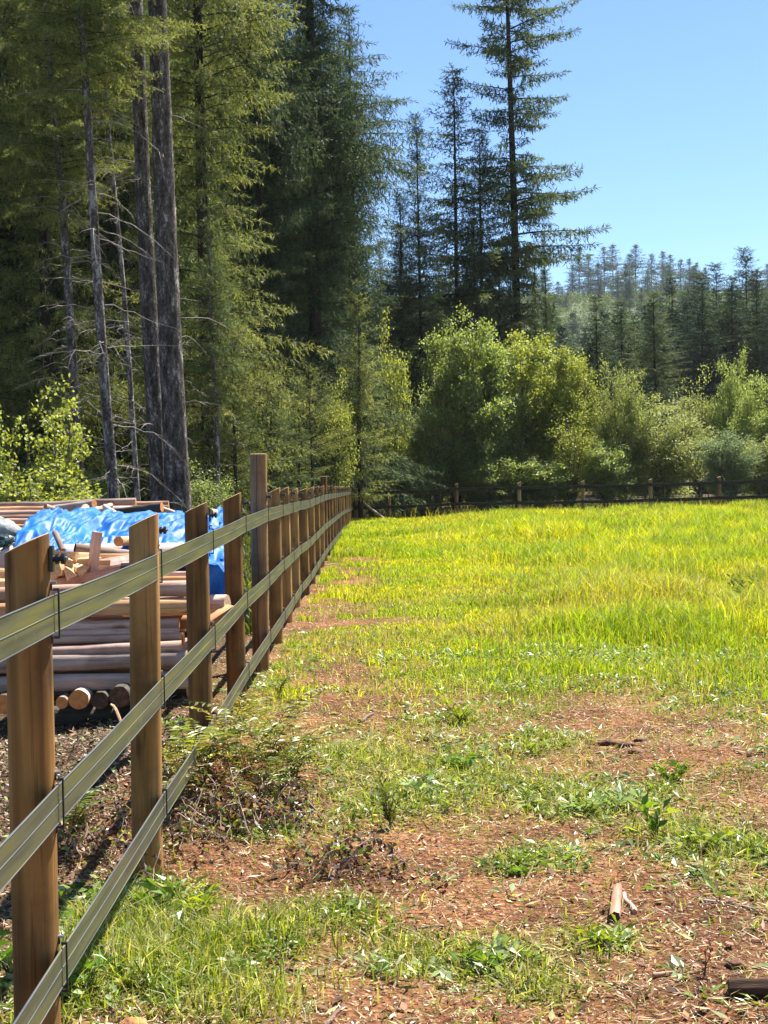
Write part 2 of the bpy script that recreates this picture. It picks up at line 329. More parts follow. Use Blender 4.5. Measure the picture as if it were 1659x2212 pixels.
# ---------------------------------------------------------------- ground sheet
PATCH = [(300, 1960, .55), (420, 2080, .5), (200, 2080, .5), (560, 2000, .35), (1010, 1660, .55), (900, 1720, .5), (1260, 1720, .4), (1400, 1700, .45),
         (1470, 1790, .45), (1540, 1800, .3), (1090, 2060, .4), (1290, 2010, .25), (900, 2040, .35), (1150, 1830, .35), (620, 1780, .4), (760, 1640, .5),
         (995, 1555, .5), (1190, 1600, .5), (300, 1900, .35), (700, 1950, .4), (60, 2100, .5), (1180, 2120, .2), (500, 2150, .35)]
PW = [(*G(u, v)[:2], r) for u, v, r in PATCH]
def fence_x(y): return -.92 - .0065 * np.asarray(y, float)
def cover(x, y):
    """how much of the ground is grown over, 0..1 (the paddock)"""
    x = np.asarray(x, float); y = np.asarray(y, float)
    n = fbm(x, y, 1.6, 21, 4); n2 = fbm(x, y, .35, 31, 3)
    base = sstep(7.6, 15.5, y + 7.5 * (n - .5) + 5 * (fbm(x, y, .55, 25, 3) - .5) + .22 * np.clip(x - .2, -2, 3))
    worn = sstep(1.9, .3, x - fence_x(y) + 1.2 * (n - .5)) * sstep(48, 30, y) * .95 + .5 * sstep(.56, .70, fbm(x, y, 2.6, 55)) * sstep(30, 20, y)
    base = base * (1 - worn * sstep(.35, .6, n2 + .1))
    p = sstep(.54, .70, n) * .38
    for px, py, r in PW: p = p + .8 * np.exp(-(((x - px) / r) ** 2 + ((y - py) / (r * 1.15)) ** 2) * 2.6)
    return np.clip(np.maximum(base, p * (.45 + .9 * n2)), 0, 1)
def ground():
    ys = np.concatenate([np.linspace(-6, 3.5, 12), np.arange(3.6, 14, .05), np.arange(14, 30, .16), np.arange(30, 70, .7), np.arange(70, 200, 6), np.arange(200, 800, 20), np.array([850, 950, 1100, 1300, 1600, 2200, 3500, 6000])])
    xa = np.arange(-3.4, 4.2, .05); xb = np.concatenate([np.array([-4000, -2500, -1500, -900, -600]), np.arange(-400, -60, 20), np.arange(-60, -12, 3), np.arange(-12, -3.4, .35)])
    xc = np.concatenate([np.arange(4.2, 14, .35), np.arange(14, 60, 3), np.arange(60, 400, 20), np.array([600, 900, 1500, 2500, 4000])])
    xs = np.concatenate([xb, xa, xc]); X, Y = np.meshgrid(xs, ys); Z = height(X, Y)
    nx = len(xs); ny = len(ys)
    cov = cover(X, Y); forest = np.maximum(sstep(.1, -.9, X - fence_x(Y)) * sstep(60, 57, Y), sstep(57, 62, Y) * sstep(150, 120, Y))
    hill = sstep(130, 190, Y)
    col = np.stack([cov * .85, forest, hill], -1).reshape(-1, 3)
    i = np.arange(ny - 1)[:, None] * nx; j = np.arange(nx - 1)[None, :]
    Q = np.stack([i + j, i + j + 1, i + nx + j + 1, i + nx + j], -1).reshape(-1, 4)
    mb = MB(); mb.add(np.stack([X, Y, Z], -1), Q, tint=col)
    tag(mb.build('ground', M['ground'], smooth=True), kind='structure')
ground()

# ---------------------------------------------------------------- the ribbon fence along the paddock
rng = np.random.default_rng(7)
meas = {1: (118, 1325, 1735, 2089), 2: (343, 1222.6, 1495, 1741), 3: (456, 1169, 1377, 1568), 4: (528, 1133, 1298.5, 1452), 5: (577, 1112, 1255, 1380),
        6: (609, 1103, 1222, 1333), 7: (631, 1097, 1203, 1300), 8: (648, 1092, 1187, 1272), 9: (668, 1088, 1173, 1248)}
D1, SP, NP = 4.44, 2.17, 25
keys = {}
for k, (u, a, b, c) in meas.items():
    d = D1 + SP * (k - 1); p = P(u, a, d); keys[d] = (p[0], p[2], P(u, b, d)[2], P(u, c, d)[2])
p = P(704, 1074, 29.4); keys[29.4] = (p[0], p[2], p[2] - .548, p[2] - 1.03)
p = P(742, 1067, 46.); keys[46.] = (p[0], p[2], p[2] - .548, p[2] - 1.03)
CD = 58.0
p = P(762, 1064.5, CD); keys[CD] = (p[0], p[2], P(762, 1098, CD)[2], P(762, 1130, CD)[2])
k1 = keys[D1]; k2 = keys[D1 + SP]
keys[D1 - SP] = tuple(2 * np.array(k1) - np.array(k2))
kd = np.array(sorted(keys)); kv = np.array([keys[d] for d in kd])
def fence_at(d): return [float(np.interp(d, kd, kv[:, i])) for i in range(4)]
RH = .112
def ribbon_strip(mb, pts, nrm):
    """flat polymer rail with three raised wires; pts centre line, nrm sideways"""
    pts = np.asarray(pts, float); n = len(pts)
    zs = np.array([-1, -.96, -.92, -.035, 0, .035, .92, .96, 1]) * RH / 2
    off = np.array([.001, .0035, .0012, .0012, .0035, .0012, .0012, .0035, .001])
    body = np.array([.135, .132, .082]); wire = np.array([.17, .18, .18])
    cols = np.array([wire, wire, body, body, wire, body, body, wire, wire])
    prof = np.concatenate([np.stack([off, zs], 1), np.stack([-off, zs], 1)[::-1]]); m = len(prof); cc = np.concatenate([cols, cols[::-1]])
    nrm = np.asarray(nrm, float)
    V = pts[:, None, :] + prof[None, :, 0, None] * nrm[:, None, :] + prof[None, :, 1, None] * np.array([0, 0, 1.])
    i = np.arange(n - 1)[:, None] * m; j = np.arange(m)[None, :]; k = (j + 1) % m
    Q = np.stack([i + j, i + k, i + m + k, i + m + j], -1).reshape(-1, 4)
    mb.add(V.reshape(-1, 3), Q, tint=np.tile(cc, (n, 1)))
def post(parent, x, y, ztop, zbot, r=.0675, drop=.06, slope=(-1, 0), seed=0, flat=False, mat=None, lab=None):
    """round post; top sawn at a slant; origin at its foot"""
    g = np.random.default_rng(seed); mb = MB(); n = 28; sides = 28; H = ztop - zbot
    th = np.arange(sides) / sides * 2 * np.pi; zz = np.linspace(0, 1, n); lean = g.normal(size=2) * .006
    rr = r * (1 + .025 * np.sin(2 * th + g.random() * 6) + .02 * np.sin(3 * th + g.random() * 6))
    V = []
    for i, t in enumerate(zz):
        rad = rr * (1.03 - .05 * t + .008 * math.sin(t * 9 + seed)); cx = np.cos(th) * rad; sy = np.sin(th) * rad
        top = H - (0 * cx if flat else drop * (0.5 + (cx * slope[0] + sy * slope[1]) / (2 * r)))
        V.append(np.stack([cx + lean[0] * t * H, sy + lean[1] * t * H, t * top], 1))
    V = np.array(V); i = np.arange(n - 1)[:, None] * sides; j = np.arange(sides)[None, :]; k = (j + 1) % sides
    mb.add(V.reshape(-1, 3), np.stack([i + j, i + k, i + sides + k, i + sides + j], -1).reshape(-1, 4))
    rim = V[-1]; ins = rim * 1.0; c0 = rim.mean(0); ins = c0 + (rim - c0) * .9 + np.array([0, 0, .003])
    mb.add(np.vstack([rim, ins, c0[None] + [[0, 0, .003]]]), [[a, (a + 1) % sides, sides + (a + 1) % sides, sides + a] for a in range(sides)],
           [[sides + a, sides + (a + 1) % sides, 2 * sides] for a in range(sides)], mat=1)
    o = mb.build('post', [mat or M['post'], M['postcut']], parent, smooth=True); o.location = (x, y, zbot)
    for pl in o.data.polygons[-2 * sides:]: pl.use_smooth = False
    if lab: o['label'] = lab
    return o
_hw = {}
M['posttan'] = wood_mat('tan_post_wood', [(.25, (.12, .06, .02)), (.42, (.24, .125, .045)), (.56, (.36, .20, .085)), (.72, (.46, .29, .15))], (16, 16, .55), .72, .35, 3.0, True, .3, .22, .004)
def hardware():
    mb = MB(); box(mb, (.010, 0, 0), (.005, .008, RH * 1.28)); box(mb, (.003, 0, RH * .62), (.016, .010, .007)); box(mb, (.003, 0, -RH * .62), (.016, .010, .007))
    tube(mb, [(-.012, 0, RH * .60), (-.012, 0, RH * .78)], .004, 6); tube(mb, [(-.012, 0, -RH * .78), (-.012, 0, -RH * .60)], .004, 6)
    tube(mb, [(-.014, 0, RH * .80), (.004, 0, RH * .80)], .005, 8, mat=1)
    _hw['b'] = mb.mesh('bracket', [M['black'], M['metal']])
    mb = MB(); box(mb, (.006, 0, 0), (.010, .028, .075)); tube(mb, [(.008, 0, 0), (.016, 0, .0), (.017, 0, 0), (.026, 0, 0), (.027, 0, 0), (.033, 0, 0), (.034, 0, 0), (.044, 0, 0), (.047, 0, 0)], [.009, .009, .016, .016, .009, .009, .017, .017, .010], 14)
    tube(mb, [(.046, 0, 0), (.053, 0, 0)], .005, 8, mat=1)
    _hw['i'] = mb.mesh('insulator', [M['black'], M['metal']], smooth=False)
hardware()
def hw(kind, name, post_o, loc, rz=0):
    o = link(name, _hw[kind], post_o); o.location = loc; o.rotation_euler = (0, 0, rz); return o
f0 = fence_at(D1 + 3 * SP)
side_fence = empty('ribbon_fence', (k1[0], D1, 0))
FO = np.array([k1[0], D1, 0.])
tag(side_fence, 'brown post fence with olive ribbon rails running from beside the camera along the log pile', 'fence')
fd = [D1 + SP * (k - 1) for k in range(0, NP + 1)]
for idx, d in enumerate(fd):
    x, z1, z2, z3 = fence_at(d)
    ztop = z1 + RH / 2 + .175 + rng.normal() * .008; r = .0675
    flat = idx in (5, 13)
    if idx == 5: ztop = P(555, 981, d)[2]; r = .070
    if idx == 13: ztop = P(708, 1029, d)[2]; r = .066
    zb = float(height(x, d)) - .25
    xx = x - r - .010
    lab = {5: 'tall flat topped post of warm tan wood with a long drying crack', 13: 'taller dark reddish post standing among the slant cut ones'}.get(idx)
    o = post(side_fence, xx - FO[0], d - FO[1], ztop, zb, r, .062, seed=idx + 1, flat=flat, lab=lab, mat=M['posttan'] if idx == 5 else None)
    if idx == 5:   # drying crack as a thin dark groove strip set into the post
        cm = MB(); cz = np.linspace(.30, ztop - zb - .004, 24); cu = -r * .12 + .006 * np.sin(cz * 7) + .010 * (cz / 2)
        V = np.concatenate([np.stack([cu - .0022 - .002 * cz / 2, -np.sqrt(r * r - cu ** 2) * (1.035 - .05 * cz / 2.1) - .0022, cz], 1), np.stack([cu + .0022, -np.sqrt(r * r - cu ** 2) * (1.035 - .05 * cz / 2.1) - .0022, cz], 1)])
        cm.add(V, [[i, i + 24, i + 25, i + 1] for i in range(23)]); cm.build('crack', M['black'], o)
    for z in (z1, z2, z3): hw('b', 'bracket', o, (r + .010 + .003, 0, z - zb))
    if not flat: hw('i', 'insulator', o, (r, 0.0, ztop - .075 - zb))
    elif idx == 5: hw('i', 'insulator', o, (r, 0.0, z1 + RH / 2 + .10 - zb))
for q in range(3):
    pts = []; g = np.random.default_rng(50 + q)
    for a, b in zip(fd[:-1], fd[1:]):
        A = fence_at(a); B = fence_at(b); ns = 10; sag = .002 + .003 * g.random()
        for i in range(ns):
            t = i / ns; y = a + (b - a) * t; x = A[0] + (B[0] - A[0]) * t; z = A[1 + q] + (B[1 + q] - A[1 + q]) * t
            pts.append((x - FO[0] , y - FO[1], z - sag * 4 * t * (1 - t)))
    A = fence_at(fd[-1]); pts.append((A[0] - FO[0], fd[-1] - FO[1], A[1 + q]))
    A = fence_at(CD); pts.append((A[0] - FO[0], CD - FO[1], A[1 + q]))
    pts = np.array(pts); nr = np.tile([1., 0, 0], (len(pts), 1)); nr[:, 2] = .0
    nr[:, 2] = .07 * np.sin(np.arange(len(pts)) * .31 + q * 2) + .05 * np.sin(np.arange(len(pts)) * .83 + q)
    mb = MB(); ribbon_strip(mb, pts, unit(nr)); mb.build('rail', M['ribbon'], side_fence, smooth=False)

# far fence
cx = fence_at(CD)[0]
far_u = [766, 840, 985, 1122, 1260, 1405, 1555, 1705]
far_top = [1066, 1064, 1056.5, 1054, 1051, 1047, 1042, 1036]
fdist = [58.0, 57.6, 56.9, 56.2, 55.6, 54.9, 54.2, 53.5]
fpts = [P(u, v, d) for u, v, d in zip(far_u, far_top, fdist)]
far_fence = empty('ribbon_fence', (fpts[0][0], fpts[0][1], 0)); FF = np.array([fpts[0][0], fpts[0][1], 0])
tag(far_fence, 'far fence of dark rails on tan posts crossing behind the bright grass', 'fence')
M['darkpost'] = wood_mat('weathered_post_wood', [(.3, (.10, .055, .03)), (.5, (.20, .125, .07)), (.7, (.30, .20, .12))], (14, 14, .6), .8, .3, 3, True, .2, .5, .004)
for i, p in enumerate(fpts):
    zb = float(height(p[0], p[1])) - .25; r = .105 if i == 0 else .068
    top = p[2] + RH / 2 + (.16 if i else .13)
    o = post(far_fence, p[0] - FF[0], p[1] + r + .012 - FF[1], top, zb, r, .05, seed=80 + i, flat=(i == 0), mat=M['darkpost'],
             lab='thick grey corner post at the meeting of both fences' if i == 0 else None)
    for dz in (0, -.545, -1.03):
        hw('b', 'bracket', o, (0, -r - .014, p[2] + dz - zb), -math.pi / 2)
M['darkrail'] = plain('shaded_dark_rail', (.012, .010, .008), .7, var=.4, vscale=5)  # near-black colour holds the shade on the rails' back side
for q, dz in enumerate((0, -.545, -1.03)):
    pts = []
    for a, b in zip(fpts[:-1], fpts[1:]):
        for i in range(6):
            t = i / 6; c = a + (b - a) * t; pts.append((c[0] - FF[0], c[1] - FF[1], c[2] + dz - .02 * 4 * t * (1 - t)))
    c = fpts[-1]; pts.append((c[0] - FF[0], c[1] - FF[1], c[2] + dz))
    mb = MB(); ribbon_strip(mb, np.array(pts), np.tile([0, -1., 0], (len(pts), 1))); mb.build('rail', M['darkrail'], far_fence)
# brace pole leaning on the corner
a = P(772, 1076, 57.5); b = P(833, 1126, 56.6); b[2] = height(b[0], b[1]) + .03
mb = MB(); L = np.linalg.norm(b - a); tube(mb, [(0, 0, 0), (0, 0, L * .5), (.02, 0, L)], [.045, .05, .055], 10)
o = mb.build('brace_pole', M['loggrey'], smooth=True); o.location = a; o.rotation_euler = Vector(b - a).to_track_quat('Z', 'Y').to_euler()
tag(o, 'pale pole leaning down to the grass from the grey corner post', 'pole')

# ---------------------------------------------------------------- wood pile
def log(u1, v1, u2, v2, d1, r, mat, label, cat='log', group=None, d2=None, r2=None, rough=.02, name='log', seed=None, square=False, endm=None):
    a = P(u1, v1, d1); b = P(u2, v2, d2 if d2 is not None else d1)
    return log3(a, b, r, mat, label, cat, group, r2, rough, name, seed, square, endm)
_ls = [100]
def log3(a, b, r, mat, label, cat='log', group=None, r2=None, rough=.02, name='log', seed=None, square=False, endm=None):
    _ls[0] += 1; g = np.random.default_rng(seed or _ls[0]); L = float(np.linalg.norm(b - a)); n = 10; mb = MB()
    zz = np.linspace(0, L, n); r2 = r if r2 is None else r2
    wob = np.cumsum(g.normal(size=(n, 2)) * L * .0016, 0)
    pts = np.stack([wob[:, 0], wob[:, 1], zz], 1)
    if square:
        tube(mb, pts * [0, 0, 1], np.linspace(r, r2, n) * 1.3, 4, rough=.03, rng=g, capmat=1)
    else:
        tube(mb, pts, np.linspace(r, r2, n) * (1 + .03 * g.normal(size=n)), 16, rough=rough, rng=g, capmat=1)
    o = mb.build(name, [mat, endm or M['logend']], smooth=not square)
    o.location = a; q = Vector(b - a).to_track_quat('Z', 'Y'); o.rotation_euler = q.to_euler()
    if square: o.rotation_euler = (q @ Euler((0, 0, g.uniform(0, 1.5))).to_quaternion()).to_euler()
    for pl in o.data.polygons:
        if pl.material_index == 1: pl.use_smooth = False
    tag(o, label, cat, group); return o
grp = 'peeled poles stacked behind the fence'
LX = -260
# (v at u=90, v at right end, right end u, depth, radius, material, words)
rows = [(1478, 1469, 417, 10.0, .056, 'loggrey', 'lowest grey brown pole of the stack, resting right on the round log ends'),
        (1437, 1427, 405, 10.03, .056, 'loggrey', 'second lowest weathered pole of the stack with a dark underside'),
        (1405, 1395, 393, 10.07, .044, 'log', 'tan pole with a dark knot, third from the bottom of the stack'),
        (1385, 1375, 391, 10.12, .026, 'log', 'thin pale pole lying between thicker ones, fourth from the bottom'),
        (1372, 1362, 388, 10.15, .024, 'log', 'thin pink pole fifth from the bottom of the stack'),
        (1353, 1344, 386, 10.20, .036, 'log', 'pinkish brown pole just under the orange one in the stack'),
        (1318, 1308, 440, 10.22, .052, 'logorange', 'bright orange brown pole in the middle of the stack'),
        (1285, 1275, 438, 10.27, .052, 'log', 'thick greyish pink pole just above the orange one'),
        (1262, 1252, 430, 10.33, .028, 'logorange', 'slim orange pole near the top of the stack'),
        (1249, 1240, 425, 10.38, .024, 'log', 'slim pink pole with a torn end near the top of the stack'),
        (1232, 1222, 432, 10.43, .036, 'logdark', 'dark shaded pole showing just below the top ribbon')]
for v1, v2, ur, d, r, mt, lb in rows:
    vl = v1 + (v1 - v2) / (ur - 90) * (90 - LX)
    lx = LX if d < 10.32 else 262
    log(lx, v1 + (v1 - v2) / (ur - 90) * (90 - lx), ur, v2, d, r, M[mt], lb, 'log', grp)
# a second and third column of poles behind the front one
for kcol in range(1, 2):
    for i in range(6):
        z = .30 + i * .098; d = 10.1 + kcol * .125 + i * .03
        a = np.array([-3.3, d, z]); b = np.array([-1.30 + .06 * math.sin(i * 3 + kcol * 2), d, z + .01])
        log3(a, b, .05, M[['log', 'loggrey', 'logorange'][(i + kcol) % 3]], 'inner peeled pole seen between the front poles of the stack', 'log', 'inner poles of the stack')
# bearers: ends facing the camera
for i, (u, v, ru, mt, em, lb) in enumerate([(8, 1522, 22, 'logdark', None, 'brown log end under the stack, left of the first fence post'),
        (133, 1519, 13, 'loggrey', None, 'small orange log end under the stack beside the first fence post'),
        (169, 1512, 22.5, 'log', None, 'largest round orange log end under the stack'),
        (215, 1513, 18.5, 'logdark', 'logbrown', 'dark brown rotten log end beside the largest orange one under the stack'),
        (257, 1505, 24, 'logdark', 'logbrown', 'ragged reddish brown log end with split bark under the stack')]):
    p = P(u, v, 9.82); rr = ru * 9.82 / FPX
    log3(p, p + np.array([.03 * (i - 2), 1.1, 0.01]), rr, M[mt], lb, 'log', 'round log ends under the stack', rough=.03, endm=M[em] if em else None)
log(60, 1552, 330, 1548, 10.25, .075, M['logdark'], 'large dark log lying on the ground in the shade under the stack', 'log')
# split bark slab leaning at the ragged log
mb = MB(); g = np.random.default_rng(5)
t = np.linspace(0, 1, 7); pa = np.stack([t * .10, -.02 - .0 * t, -t * .17 + .02 * np.sin(t * 6)], 1)
tube(mb, pa, [.012, .022, .026, .026, .022, .014, .005], 6, flat=.35, rough=.1, rng=g)
o = mb.build('bark_slab', M['postcut']); o.location = P(240, 1520, 9.75); tag(o, 'pale split slab of wood leaning on the ragged log end', 'wood piece')
# short logs and split firewood on top
log(270, 1310, 492, 1308, 10.75, .075, M['log'], 'thick pale log with a sawn end sticking out right of the third post', 'log', d2=10.55, endm=M['postcut'])
log(452, 1350, 500, 1318, 10.35, .045, M['logorange'], 'short yellowish split piece under the thick pale log', 'log', d2=10.5, square=True, endm=M['postcut'])
log(105, 1264, 262, 1232, 10.55, .032, M['log'], 'pink squared beam sloping up to the right above the ribbon', 'beam', d2=10.75, square=True)
log(209, 1226, 300, 1212, 10.9, .042, M['log'], 'whitish sunlit beam behind the second fence post', 'beam', square=True, d2=10.9)
log(162, 1184, 300, 1203, 11.1, .037, M['loggrey'], 'peeled round log with a dark sawn end, lying on the firewood', 'log', d2=11.3, endm=M['logdark'])
log(256, 1169, 300, 1166, 11.3, .036, M['logorange'], 'orange brown round log end by the tarp edge', 'log', d2=11.9)
log(136, 1190, 118, 1150, 11.3, .022, M['loggrey'], 'short grey stub leaning against the tarp', 'log', d2=11.5)
log(199, 1240, 210, 1149, 10.8, .030, M['log'], 'upright squared stake standing out of the firewood in front of the tarp', 'stake', name='stake', square=True, rough=0.0, endm=M['postcut'])
def wedge(u, v, d, L, s, ang, tilt, mat, label):
    mb = MB(); g = np.random.default_rng(int(u * 7 + v)); h = s * (.8 + .4 * g.random())
    V = []
    for t in (-.5, .5):
        for (a, b) in ((-.5, -.4), (.5, -.45), (.42, .1), (.0, .5), (-.35, .3)):
            V.append((a * s * (1 + .15 * g.normal()), b * h * (1 + .1 * g.normal()), t * L))
    V = np.array(V); Q = [[i, (i + 1) % 5, 5 + (i + 1) % 5, 5 + i] for i in range(5)]
    mb.add(V, Q); mb.add(V[:5], T=[[0, 2, 1], [0, 3, 2], [0, 4, 3]], mat=1); mb.add(V[5:], T=[[0, 1, 2], [0, 2, 3], [0, 3, 4]], mat=1)
    o = mb.build('firewood', [mat, M['postcut']]); o.location = P(u, v, d); o.rotation_euler = (math.radians(90 + tilt), g.uniform(-1, 1), math.radians(ang))
    tag(o, label, 'firewood', 'split firewood between the stack and the tarp'); return o
for i, (u, v, d, L, s, ang, tl, mt, lb) in enumerate([
        (124, 1200, 10.85, .30, .085, 75, 5, 'split', 'split wedge lying highest on the left of the firewood heap'),
        (141, 1203, 10.9, .36, .08, -70, -4, 'split', 'long yellow split piece sloping across the firewood heap'),
        (158, 1206, 10.95, .34, .07, 65, 8, 'split', 'pale split piece under the peeled round log'),
        (170, 1213, 10.85, .32, .06, -60, 0, 'split', 'flat yellow split piece left of the stake'),
        (146, 1217, 10.7, .22, .085, 15, 0, 'split', 'block of split wood with its orange end toward the camera'),
        (139, 1229, 10.62, .22, .075, -12, 0, 'split', 'small whitish block at the foot of the firewood heap'),
        (152, 1236, 10.62, .2, .08, 8, 0, 'split', 'reddish block lying on the pink beam'),
        (170, 1229, 10.68, .24, .09, 20, 0, 'split', 'orange split block just left of the foot of the stake'),
        (126, 1240, 10.62, .2, .07, -20, 4, 'split', 'orange block hard against the first fence post'),
        (182, 1218, 10.9, .4, .06, 80, 0, 'split', 'thin pale split stick reaching behind the stake'),
        (225, 1204, 11.0, .4, .06, 85, 0, 'split', 'orange stick right of the stake below the round log'),
        (8, 1240, 10.7, .3, .11, 60, 0, 'split', 'chunky orange piece left of the first post'),
        (6, 1262, 10.6, .3, .09, 80, 0, 'split', 'pale piece left of the first post under the orange chunk')]):
    wedge(u, v, d, L, s, ang, tl, M[mt], lb)
# core of the covered pile (logs under the tarp) and the pile behind it
for i in range(5):
    for j in range(5):
        z = .10 + i * .24; d = 11.75 + j * .30
        a = np.array([-3.6, d, z]); b = np.array([-1.52 + .05 * math.sin(i * 2 + j), d, z])
        log3(a, b, .12, M[['logdark', 'loggrey', 'log'][(i * 2 + j) % 3]], 'log of the pile under the blue tarp, seen by its end below the tarp', 'log', 'logs under the blue tarp')
g = np.random.default_rng(77)
for i in range(7):                                            # pile behind, top rows seen above the tarp
    for j in range(3):
        v = 1150 - i * 9.5 + j * -.5; d = 14.2 + j * .28 + i * .06; ur = [160, 350, 395][j] - i * 9 + g.uniform(-25, 25)
        ul = -90
        if i >= 6 and j == 0: continue
        z0 = P(ul, v, d); z1_ = P(ur, v - 3, d)
        if i == 6: z0[2] -= .01; z1_[2] += .01
        log3(z0, z1_, .030 + .008 * g.random(), M[['log', 'logorange', 'log', 'loggrey'][(i + j) % 4]],
             ['long thin pole of the rear pile, %s from the top, left of tarp' % ['', 'fifth', 'fourth', 'third', 'second', 'topmost', ''][i] if i else 'long thin pink pole of the rear pile, lowest one showing left of the tarp', 'thin pole in the rear pile behind its front row'][min(j, 1)], 'log', 'thin poles of the rear pile')
for i in range(8):
    z = .46 + i * .08
    log3(np.array([-4.6, 14.9, z]), np.array([-2.0, 14.9, z + .01]), .05, M['log'], 'buried pole in the lower part of the rear pile', 'log', 'buried poles of the rear pile')
log(204, 1089, 118, 1100, 14.1, .040, M['loggrey'], 'grey weathered log lying on the rear pile above the tarp', 'log', d2=14.3)
log(98, 1097, 134, 1103, 14.0, .040, M['log'], 'short pink log with a pointed end on the rear pile', 'log', d2=14.1, r2=.015)
log(350, 1096, 246, 1104, 13.6, .044, M['logdark'], 'dark curved log with bleached top lying across the tarp ridge', 'log', d2=13.7, r2=.022)
log(196, 1104, 240, 1092, 13.5, .022, M['log'], 'slim pale stick crossing the tarp ridge at a slant', 'log', d2=13.9)
log(262, 1118, 226, 1094, 13.3, .024, M['log'], 'pale stick sliding down the tarp from the ridge', 'log', d2=13.6)
log(176, 1107, 184, 1098, 13.3, .035, M['postcut'], 'round pale log end peeping over the tarp ridge', 'log', d2=13.8)
log(400, 1117, 340, 1095, 13.6, .024, M['log'], 'pale stick lying on the tarp left of the third post', 'log', d2=13.8)
log(452, 1108, 480, 1112, 13.2, .040, M['log'], 'pale sunlit log end at the right tip of the tarp', 'log', d2=13.5)
# blue tarp: a draped sheet
def tarp():
    nu, nv = 150, 90; us = np.linspace(0, 1, nu); vs = np.linspace(0, 1, nv); U, W = np.meshgrid(us, vs)
    # four control edges in the picture: ridge (top), front edge (bottom)
    top = np.array([P(100 + 386 * t, 1106 + 4 * t, 13.4) for t in us]); bu = np.interp(us, [0, .12, .3, .6, .85, .93, 1], [22, 80, 130, 262, 392, 450, 486])
    bv = np.interp(us, [0, .1, .2, .35, .6, .8, .93, 1], [1180, 1178, 1184, 1196, 1192, 1200, 1222, 1232]); bd = 11.55
    bot = np.array([P(a, b, bd) for a, b in zip(bu, bv)])
    Vv = top[None] * (1 - W[..., None]) + bot[None] * W[..., None]
    # belly of the sheet lying on round logs, and creases
    Vv[..., 2] += .08 * np.sin(W * np.pi) * (1 - .2 * U)
    g1 = fbm(U * 26 + W * 4, W * 9, 3.2, 61, 3) - .5; g2 = np.abs(fbm(U * 40 + W * 8, W * 12, 2.8, 71, 3) - .5)
    Vv[..., 2] += .15 * g1 - .22 * g2 + .02; Vv[..., 1] += .10 * g1
    mb = MB(); i = np.arange(nv - 1)[:, None] * nu; j = np.arange(nu - 1)[None, :]
    Q = np.stack([i + j, i + j + 1, i + nu + j + 1, i + nu + j], -1).reshape(-1, 4); mb.add(Vv, Q)
    # right hand end and front skirt hanging down
    e = Vv[:, -1]; ns = 14; tt = np.linspace(0, 1, ns); low = np.interp(np.linspace(0, 1, nv), [0, .5, 1], [1.0, .75, .42])
    R = e[:, None, :] + np.stack([.10 * tt[None] * np.ones((nv, 1)) + .03 * np.sin(tt[None] * 7 + np.arange(nv)[:, None] * .5), .02 * np.sin(np.arange(nv)[:, None] * .3 + tt[None] * 5), -tt[None] * low[:, None] * .62], -1)
    i = np.arange(nv - 1)[:, None] * ns; j = np.arange(ns - 1)[None, :]
    mb.add(R, np.stack([i + j, i + ns + j, i + ns + j + 1, i + j + 1], -1).reshape(-1, 4))
    fr = Vv[-1]; low = np.interp(us, [0, .1, .5, .86, .9, .93, 1], [.0, .02, .03, .05, .12, .26, .30])
    R = fr[:, None, :] + np.stack([.015 * np.sin(np.arange(nu)[:, None] * .35 + tt[None] * 3), -.05 * tt[None] + .03 * np.sin(np.arange(nu)[:, None] * .5) * tt[None], -tt[None] * low[:, None]], -1)
    i = np.arange(nu - 1)[:, None] * ns
    mb.add(R, np.stack([i + j, i + j + 1, i + ns + j + 1, i + ns + j], -1).reshape(-1, 4))
    o = mb.build('tarp', M['tarp'], smooth=True); c0 = Vv.reshape(-1, 3).mean(0)
    sol = o.modifiers.new('sol', 'SOLIDIFY'); sol.thickness = .004
    tag(o, 'crumpled shiny blue tarp draped over the wood pile behind the fence', 'tarp')
tarp()
